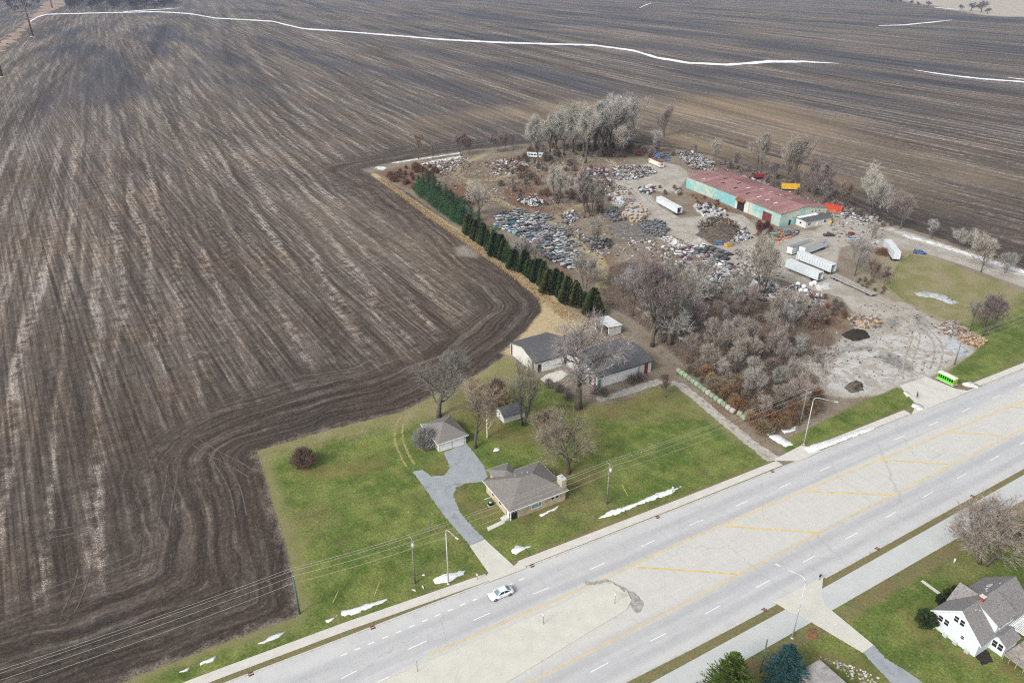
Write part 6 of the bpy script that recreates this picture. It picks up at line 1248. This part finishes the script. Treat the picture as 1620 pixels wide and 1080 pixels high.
# wrapped hay bales in a line beside the track
bp = [Vector(G(*q)) for q in ((1071, 588), (1100, 612), (1130, 632), (1162, 656))]
M['bale'] = surf('bale', None, .18, 2.0, .7, use_color=True, dirt=(.30, .36, .30), dirt_amt=.42); M['straw'] = surf('straw', (.30, .24, .15), .3, 3)
bm_ = MB(); prof = ((-.60, .45), (-.58, .60), (-.46, .72), (-.3, .77), (.3, .77), (.46, .72), (.58, .60), (.60, .45))
bm_.loft([[(x_, math.cos(t) * r_, .74 + math.sin(t) * r_ * .97) for t in [2 * math.pi * j / 16 for j in range(16)]] for x_, r_ in prof], 0, True)
BME = bm_.mesh('wrap', M['bale'])
sb = MB(); sb.tube([(-.612, 0, .74), (.612, 0, .74)], .42, 12); SBM = sb.mesh('straw_end', M['straw'])
nb = 15; L_ = (bp[-1] - bp[0]).length
for i in range(nb + 2):
    if i < nb:
        p = bp[0].lerp(bp[-1], (i + .5) / nb); d = bp[-1] - bp[0]; rz = math.atan2(d.y, d.x) + XR.gauss(0, .03)
    else: p = Vector(G(1170, 658) if i == nb else G(1176, 664)); rz = XR.uniform(0, 3)
    g_ = (.36, .36, .34) if i in (8, 13, 14) else (.30 - .06 * (i % 3 == 1), .36 - .05 * (i % 4 == 0), .20) if i < 3 else (.19 + .05 * (i % 2), .25 + .03 * (i % 3), .18 + .02 * (i % 3))
    E_ = empty('hay_bale', (p.x, p.y, 0), rz, 'greyish round hay bale in the line beside the gravel track' if i in (8, 13, 14) else 'green-wrapped round hay bale lying apart from the end of the line' if i >= nb else 'green-wrapped round hay bale in the line beside the gravel track', 'hay bale', 'grey hay bales' if i in (8, 13, 14) else 'loose hay bales' if i >= nb else 'green hay bales in the line')
    sc_ = max(.98, L_ / nb / 1.34) if i < nb else 1.0; E_.scale = (1.12, 1.05, 1.05); link('wrap', BME, E_, color=jit(g_, XR, .08)); link('straw_end', SBM, E_)

# ------------------------------------------------------------------ poles, wires, lamps, signs
def wire(mb, a, c, sag, r_=.03, n_=14):
    a, c = Vector(a), Vector(c); pts = []
    for k in range(n_ + 1):
        t = k / n_; q = a.lerp(c, t); q.z -= sag * 4 * t * (1 - t); pts.append(q)
    mb.tube(pts, r_, 4, 0, False)
POLES = [(-48, 101.5, 10.4, 'wood_pole'), (14.0, 100.2, 9.8, 'wood_green'), (34.5, 96.8, 10.9, 'wood_pole'), (78.6, 97.5, 10.5, 'wood_pole'), (137.7, 98.0, 10.3, 'wood_pole'), (200.6, 97.9, 8.6, 'wood_pole'), (262, 97.0, 10.0, 'wood_pole')]
PLAB = ['weathered wooden utility pole beyond the corner of the ploughed field', 'greenish utility pole at the corner of the lawn and the field', 'wooden utility pole with transformer beside the street lamp on the west lawn', 'wooden utility pole on the lawn east of the brick house', 'wooden utility pole at the edge of the brown thicket', 'short wooden pole beside the yard entrance apron', 'wooden utility pole on the verge east of the yard']
tops = []
for i, (x, y, h, mt) in enumerate(POLES):
    E_ = empty('utility_pole', (x, y, 0), 0, PLAB[i], 'utility pole'); MB().tube([(0, 0, -.2), (0, 0, h)], [.20, .13], 8).build('pole', M[mt], E_)
    if i != 5:
        MB().box((0, 0, h - .35), (.12, 2.3, .13)).build('crossarm', M['wood_pole'], E_)
        for y_ in (-1.0, 0.35, 1.0): MB().tube([(0, y_, h - .28), (0, y_, h - .05)], .05, 6).build('insulator', M['galv'], E_)
    if i in (2, 3): MB().tube([(.0, -.42, h - 1.9), (.0, -.42, h - 1.0)], .26, 10).build('transformer', M['galv'], E_)
    tops.append((x, y, h))
for i in range(len(tops) - 1):
    a, c = tops[i], tops[i + 1]
    for nm, dy, dz in (('power_line', -1.0, -.05), ('power_line', .35, -.05), ('power_line', 1.0, -.05), ('telephone_line', .12, -2.6)):
        mb = MB(); s_ = math.dist(a[:2], c[:2]); wire(mb, (a[0], a[1] + dy, a[2] + dz), (c[0], c[1] + dy, c[2] + dz), s_ * .012 if 'power' in nm else s_ * .016, .03)
        tag(mb.build(nm, M['wire']), 'thin overhead power line strung between the roadside utility poles' if 'power' in nm else 'thin telephone cable strung low between the roadside utility poles', 'power line', 'overhead power lines' if 'power' in nm else 'telephone cables')
def street_lamp(x, y, h, arm, ang, lab):
    E_ = empty('street_lamp', (x, y, 0), ang, lab, 'street lamp'); MB().tube([(0, 0, -.1), (0, 0, .12)], .28, 10).build('base', M['concrete'], E_)
    MB().tube([(0, 0, .1), (0, 0, h * .5), (0, 0, h - .9)], [.13, .10, .08], 8).build('pole', M['galv'], E_)
    pts = [(0, 0, h - .9), (.05, 0, h - .4), (.35, 0, h - .05), (.9, 0, h + .05), (arm * .5, 0, h - .1), (arm, 0, h - .35)]; MB().tube(pts, [.08, .075, .07, .065, .06, .055], 7).build('arm', M['galv'], E_)
    hd = MB(); hd.loft([[(arm - .1 + q[0], q[1] * s_, h - .38 + q[2]) for s_, q in ((1, q) for q in ((u, -.16, 0), (u, .16, 0), (u, .1, .12), (u, -.1, .12)))] for u in (0, .35, .75)], 0); hd.build('lamp_head', M['galv'], E_)
street_lamp(39.8, 93.6, 13.0, 2.6, R(-72), 'tall galvanised street lamp on the lawn edge west of the house driveway')
street_lamp(132.2, 92.0, 13.0, 4.6, R(-45), 'tall galvanised street lamp beside the gravel track entrance')
street_lamp(85.2, 53.6, 13.5, 4.6, R(105), 'tall galvanised street lamp south of the road beside the cycle path')
street_lamp(300, 92, 13.0, 4.6, R(-60), 'tall galvanised street lamp far along the verge east of the yard')
def sign(x, y, h, lab, plate=True, rz=0.0, z=0.0, w=.45, ph=.6, mt='galv'):
    E_ = empty('road_sign', (x, y, z), rz, lab, 'sign'); MB().tube([(0, 0, -.05), (0, 0, h)], .045, 6).build('post', M['wood_pole'], E_)
    if plate: MB().box((-.06, 0, h - ph / 2), (.03, w, ph)).build('plate', M[mt], E_)
for q, h, pl, lb in (((958, 803), 2.6, True, 'grey sign seen edge-on in the middle of the traffic island'), ((1297, 705), 2.6, True, 'narrow sign post near the nose of the traffic island'), ((362, 1027), 2.4, False, 'plain marker post at the west end of the traffic island'), ((645, 590), 1.6, True, 'small dark sign on the pavement west of the driveway'), ((1570, 190), 2.4, True, 'small grey sign beside the long snow strip')):
    x, y = cp8(q)[0]; sign(x, y, h, lb, pl, R(20), .15 if q[1] > 600 and q[0] not in (645, 1570) else 0)
x, y = cp9((100, 1020))[0]; x, y = G(1203, 1062); E_ = empty('utility_pole', (x, y, 0), 0, 'dark leaning pole between the two conifers', 'utility pole'); MB().tube([(0, 0, -.2), (.1, .1, 7.2)], [.15, .11], 7).build('pole', M['wood_green'], E_)
x, y = cp8((425, 372))[0]; E_ = empty('yard_lamp_post', (x, y, 0), R(30), 'slender yard lamp post with hooked arm on the west lawn', 'lamp post'); MB().tube([(0, 0, -.1), (0, 0, 4.2), (.15, 0, 4.5), (.6, 0, 4.55)], .055, 6).build('post', M['wood_green'], E_); MB().box((.65, 0, 4.45), (.25, .18, .2)).build('lantern', M['galv'], E_)
x, y = cp9((648, 592))[0]; E_ = empty('mailbox', (x, y, 0), R(20), 'dark mailbox on a post at the south driveway', 'mailbox'); MB().tube([(0, 0, -.05), (0, 0, 1.0)], .06, 6).build('post', M['wood_pole'], E_); b_ = MB(); b_.loft([[(u, math.cos(t) * .16, 1.15 + max(-.15, math.sin(t) * .17)) for t in [2 * math.pi * j / 10 for j in range(10)]] for u in (-.3, .3)]); b_.build('box', M['dark'], E_)
x, y = G(1450, 628); E_ = empty('board_sign', (x, y, 0), R(35), 'black notice board standing beside the yard entrance apron', 'sign'); MB().box((0, 0, .9), (1.5, .07, 1.3)).build('board', M['dark'], E_); MB().box((0, -.045, 1.0), (.7, .015, .5)).build('panel', M['galv'], E_)
for s_ in (-.6, .6): MB().box((s_, 0, .2), (.08, .08, .5)).build('leg', M['wood_pole'], E_)
x, y = G(1509, 890); tag(MB().tube([(0, 0, 0), (0, 0, 1.1)], .2, 8).build('garden_urn', M['galv'], loc=(x, y, 0)), 'pale grey garden marker under the wide low tree', 'marker')
sheet('garden_path', PX((1456, 919), (1460, 917), (1488, 937), (1484, 940)), .03, M['concrete'])
x, y = G(1252, 1005 - 10); 
# guy-wire markers on the lawn
for q in (((190, 612), (155, 670)), ((-5, 655), (-40, 700)), ((1330, 165), (1360, 192))):
    a, c = [cp8(t)[0] for t in q]; tag(MB().tube([(*a, 1.4), (*c, .05)], .05, 5).build('guy_guard', M['yellow_paint']), 'yellow plastic guy wire guard slanting out of the lawn', 'guy guard', 'guy wire guards')
# transmission line on the far left
MP = [(-82.0, 560.0), (-57.9, 925.7), (-33.9, 1428.9), (3.0, 2281.8)]; tt = []
for i, (x, y) in enumerate(MP):
    h = 62.0; E_ = empty('transmission_tower', (x, y, 0), 0, 'rust-brown steel transmission pole at the far west edge of the fields', 'pylon', 'transmission poles'); MB().tube([(0, 0, -.5), (0, 0, h)], [1.5, .7], 10).build('pole', M['weather_steel'], E_); MB().tube([(0, 0, -.2), (0, 0, .4)], 4.0, 12).build('footing', M['concrete'], E_)
    for k, z in enumerate((58, 50, 42)):
        for s_ in (-1, 1): MB().tube([(0, 0, z - 1), (s_ * 7, 0, z)], [.5, .25], 6).build('arm', M['weather_steel'], E_); MB().tube([(s_ * 7, 0, z - 3), (s_ * 7, 0, z)], .25, 6).build('insulator', M['galv'], E_)
for i in range(len(MP) - 1):
    for z in (55, 47, 39):
        for s_ in (-7, 7):
            mb = MB(); wire(mb, (MP[i][0] + s_, MP[i][1], z), (MP[i + 1][0] + s_, MP[i + 1][1], z), 14 if i else 9, .17 if i < 2 else .25, 20); tag(mb.build('transmission_cable', M['wire']), 'high-voltage cable sagging between the transmission poles', 'power line', 'transmission cables')

# ------------------------------------------------------------------ snow
M['ice'] = surf('ice', (.42, .445, .46), .2, .8, .5, dirt=(.28, .27, .22), dirt_amt=.5)
def snow_patch(px, h=.14, lab='snow', mat='snow', seed=0, rag=.12, grp=None, name='snow_patch'):
    rng_ = random.Random(seed); pts = []
    for a, c in zip(px, px[1:] + px[:1]):
        n_ = max(1, int(math.dist(a, c) / max(.5, rag * 3)))
        for k in range(n_): t = k / n_; pts.append((a[0] + (c[0] - a[0]) * t + rng_.gauss(0, rag), a[1] + (c[1] - a[1]) * t + rng_.gauss(0, rag)))
    cx = sum(p[0] for p in pts) / len(pts); cy = sum(p[1] for p in pts) / len(pts); n_ = len(pts)
    tris = tessellate_polygon([[Vector((x, y, 0)) for x, y in pts]]); mb = MB(); mb.add([(x, y, .0) for x, y in pts] + [(x + (cx - x) * .06, y + (cy - y) * .06, h) for x, y in pts], [(i, (i + 1) % n_, n_ + (i + 1) % n_, n_ + i) for i in range(n_)] + [tuple(n_ + i for i in t) for t in tris], 0, True)
    return tag(mb.build(name, M[mat]), lab, 'snow', grp)
sn = [(cp8((430, 590), (480, 565), (590, 545), (585, 560), (510, 600), (450, 615)), 'snow patch at the foot of the street lamp on the west lawn'), (cp8((0, 740), (60, 725), (150, 700), (220, 680), (215, 690), (150, 715), (60, 755), (5, 760)), 'long snow patch on the west lawn beside the pavement'),
  (cp8((800, 455), (830, 425), (855, 430), (905, 432), (870, 445), (830, 472)), 'snow patch on the lawn beside the driveway apron'), (cp8((940, 285), (1040, 235), (1000, 265), (950, 290)), 'narrow snow patch along the south wall of the brick house'),
  (cp8((1220, 300), (1260, 270), (1400, 225), (1500, 180), (1620, 145), (1560, 185), (1400, 240), (1290, 285)), 'longest snow strip on the lawn beside the pavement'), (GC(0, 720, 3, [(1225, 890), (1290, 855), (1355, 835), (1340, 855), (1250, 893)]), 'snow patch on the verge south of the ploughed field'),
  (GC(0, 720, 3, [(945, 985), (1030, 955), (1010, 975), (950, 995)]), 'smaller snow patch on the verge near the marker post'), (GC(0, 720, 3, [(850, 1030), (900, 1005), (885, 1025)]), 'tiny snow patch farthest along the verge by the field'), (GC(0, 720, 3, [(1545, 790), (1610, 755), (1560, 795)]), 'snow patch on the lawn below the greenish pole'),
  (GC(640, 540, 5.69, [(800, 990), (815, 958), (860, 958), (850, 980)]), 'lone small snow patch on the lawn east of the garage'), (cp6((390, 975), (460, 985), (525, 1030), (490, 1040), (420, 1000)), 'snow patch beside the gravel track entrance'), (cp6((470, 960), (540, 940), (535, 962), (480, 975)), 'snow patch at the foot of the thicket by the road'),
  (cp6((560, 1050), (700, 1005), (860, 960), (915, 945), (905, 962), (760, 1010), (600, 1075)), 'trodden snow covering the pavement below the tall lamp'), (cp8((335, 640), (352, 632), (355, 648)), 'snow lump by the transformer pole'), (cp8((378, 622), (390, 612), (392, 634)), 'snow lump beside the west street lamp'), (cp8((382, 570), (395, 560), (396, 572)), 'snow lump north of the west street lamp')]
for i, (q, lb) in enumerate(sn): snow_patch(q, .12, lb, 'snow', i)
snow_patch(GC(1420, 570, 8.1, [(180, 590), (200, 555), (260, 570), (330, 610), (325, 640), (270, 640), (210, 610)]), .5, 'dirty grey snow heap at the west corner of the yard apron', 'dirty_snow', 41, .15, name='snow_heap')
snow_patch(GC(1420, 570, 8.1, [(820, 305), (900, 285), (960, 290), (1040, 360), (980, 350), (900, 335)]), .45, 'dirty grey snow heap at the east corner of the yard apron', 'dirty_snow', 42, .15, name='snow_heap')
snow_patch(GC(1420, 570, 8.1, [(70, 410), (110, 400), (180, 450), (120, 465)]), .3, 'dirty snow lump behind the black notice board', 'dirty_snow', 43, .1, name='snow_heap')
snow_patch(GC(1080, 360, 3, [(1100, 308), (1160, 305), (1240, 320), (1310, 355), (1270, 362), (1200, 335), (1120, 325)]), .05, 'grey melting ice patch on the grass by the lane', 'ice', 44, .3)
snow_patch(GC(1080, 360, 3, [(1225, 515), (1280, 512), (1340, 535), (1360, 605), (1300, 615), (1250, 560)]), .05, 'pale ice sheet beside the log pile', 'ice', 45, .3)
snow_patch(GC(1080, 360, 3, [(625, 268), (690, 262), (700, 290), (640, 300)]), .1, 'thin snow patch below the white box trailer', 'dirty_snow', 46, .3)
def ribbon(pts, widths, lab, seed):
    up = []; dn = []
    rng_ = random.Random(seed); P_ = []
    for i in range(len(pts) - 1):
        n_ = max(1, int(abs(pts[i + 1][0] - pts[i][0]) / 9))
        for k in range(n_): t = k / n_; P_.append((pts[i][0] + (pts[i + 1][0] - pts[i][0]) * t, pts[i][1] + (pts[i + 1][1] - pts[i][1]) * t, widths[i] + (widths[i + 1] - widths[i]) * t))
    P_.append((*pts[-1], widths[-1]))
    for x, y, w in P_:
        up.append(G(x, y - w * .36 * rng_.uniform(.7, 1.15))); dn.append(G(x, y + w * .36 * rng_.uniform(.7, 1.25)))
    mb = MB(); n_ = len(up); mb.add([(*p, .25) for p in up] + [(*p, .25) for p in dn], [(i, i + 1, n_ + i + 1, n_ + i) for i in range(n_ - 1)]); o_ = mb.build('snow_ditch', M['snow'], fixn=False); tag(o_, lab, 'snow')
sheet('far_track', PX((-5, 88), (-5, 74), (38, 38), (52, 24), (72, 3), (92, -2), (112, 6), (80, 18), (56, 32), (12, 74)), .06, surf('far_track', (.30, .215, .16), .35, .02, .95), rag=6, seed=9)
ribbon([(48, 34), (60, 27), (75, 23), (150, 21), (250, 19), (300, 22), (340, 29), (430, 34), (480, 46), (540, 50), (640, 58), (700, 63), (800, 68), (940, 72), (1000, 80), (1040, 92), (1090, 100), (1150, 103), (1215, 98), (1270, 98), (1328, 101)], [3, 2.5, 2, 2, 2, 2, 2, 2.2, 2.6, 2.6, 3, 3.6, 3.6, 3.2, 4, 4.5, 4, 4.2, 6, 4, .6], 'long white snow-filled ditch winding across the far field', 1)
ribbon([(195, 19), (240, 16), (285, 13)], [1.5, 1.6, .6], 'short snowy ditch joining the long one near the far wood', 2)
ribbon([(1390, 41), (1430, 40), (1480, 35), (1506, 32)], [1, 2, 1.8, .6], 'thin snow streak high in the far east field', 3)
ribbon([(1446, 111), (1490, 118), (1550, 125), (1630, 131)], [1, 2.4, 2.6, 3.2], 'snow-filled furrow at the east side of the far field', 4)
ribbon([(1594, 123), (1610, 125), (1640, 128)], [.6, 1.4, 1.6], 'short snow streak above the east furrow', 5)
ribbon([(1012, 13), (1020, 9), (1030, 5)], [1, 1.6, 1], 'small far snow streak at the top of the field', 6)
ribbon([(1478, 12), (1500, 14), (1516, 16)], [1.2, 1.2, .8], 'snow line along the far hedgerow', 7)

# ------------------------------------------------------------------ the air: far fields fade to a cool grey
hz = NB('haze'); hz.nt.nodes.remove(hz.bsdf); pv = hz.nt.nodes.new('ShaderNodeVolumePrincipled'); pv.inputs['Color'].default_value = (.55, .68, .92, 1); pv.inputs['Density'].default_value = .00008; pv.inputs['Anisotropy'].default_value = 0
hz.nt.links.new(pv.outputs[0], hz.out.inputs['Volume'])
tag(MB().bb(-4100, 6100, -1300, 7600, -1.5, 104.5).build('haze', hz.mat), 'thin cool haze lying over the fields', 'haze', kind='stuff')
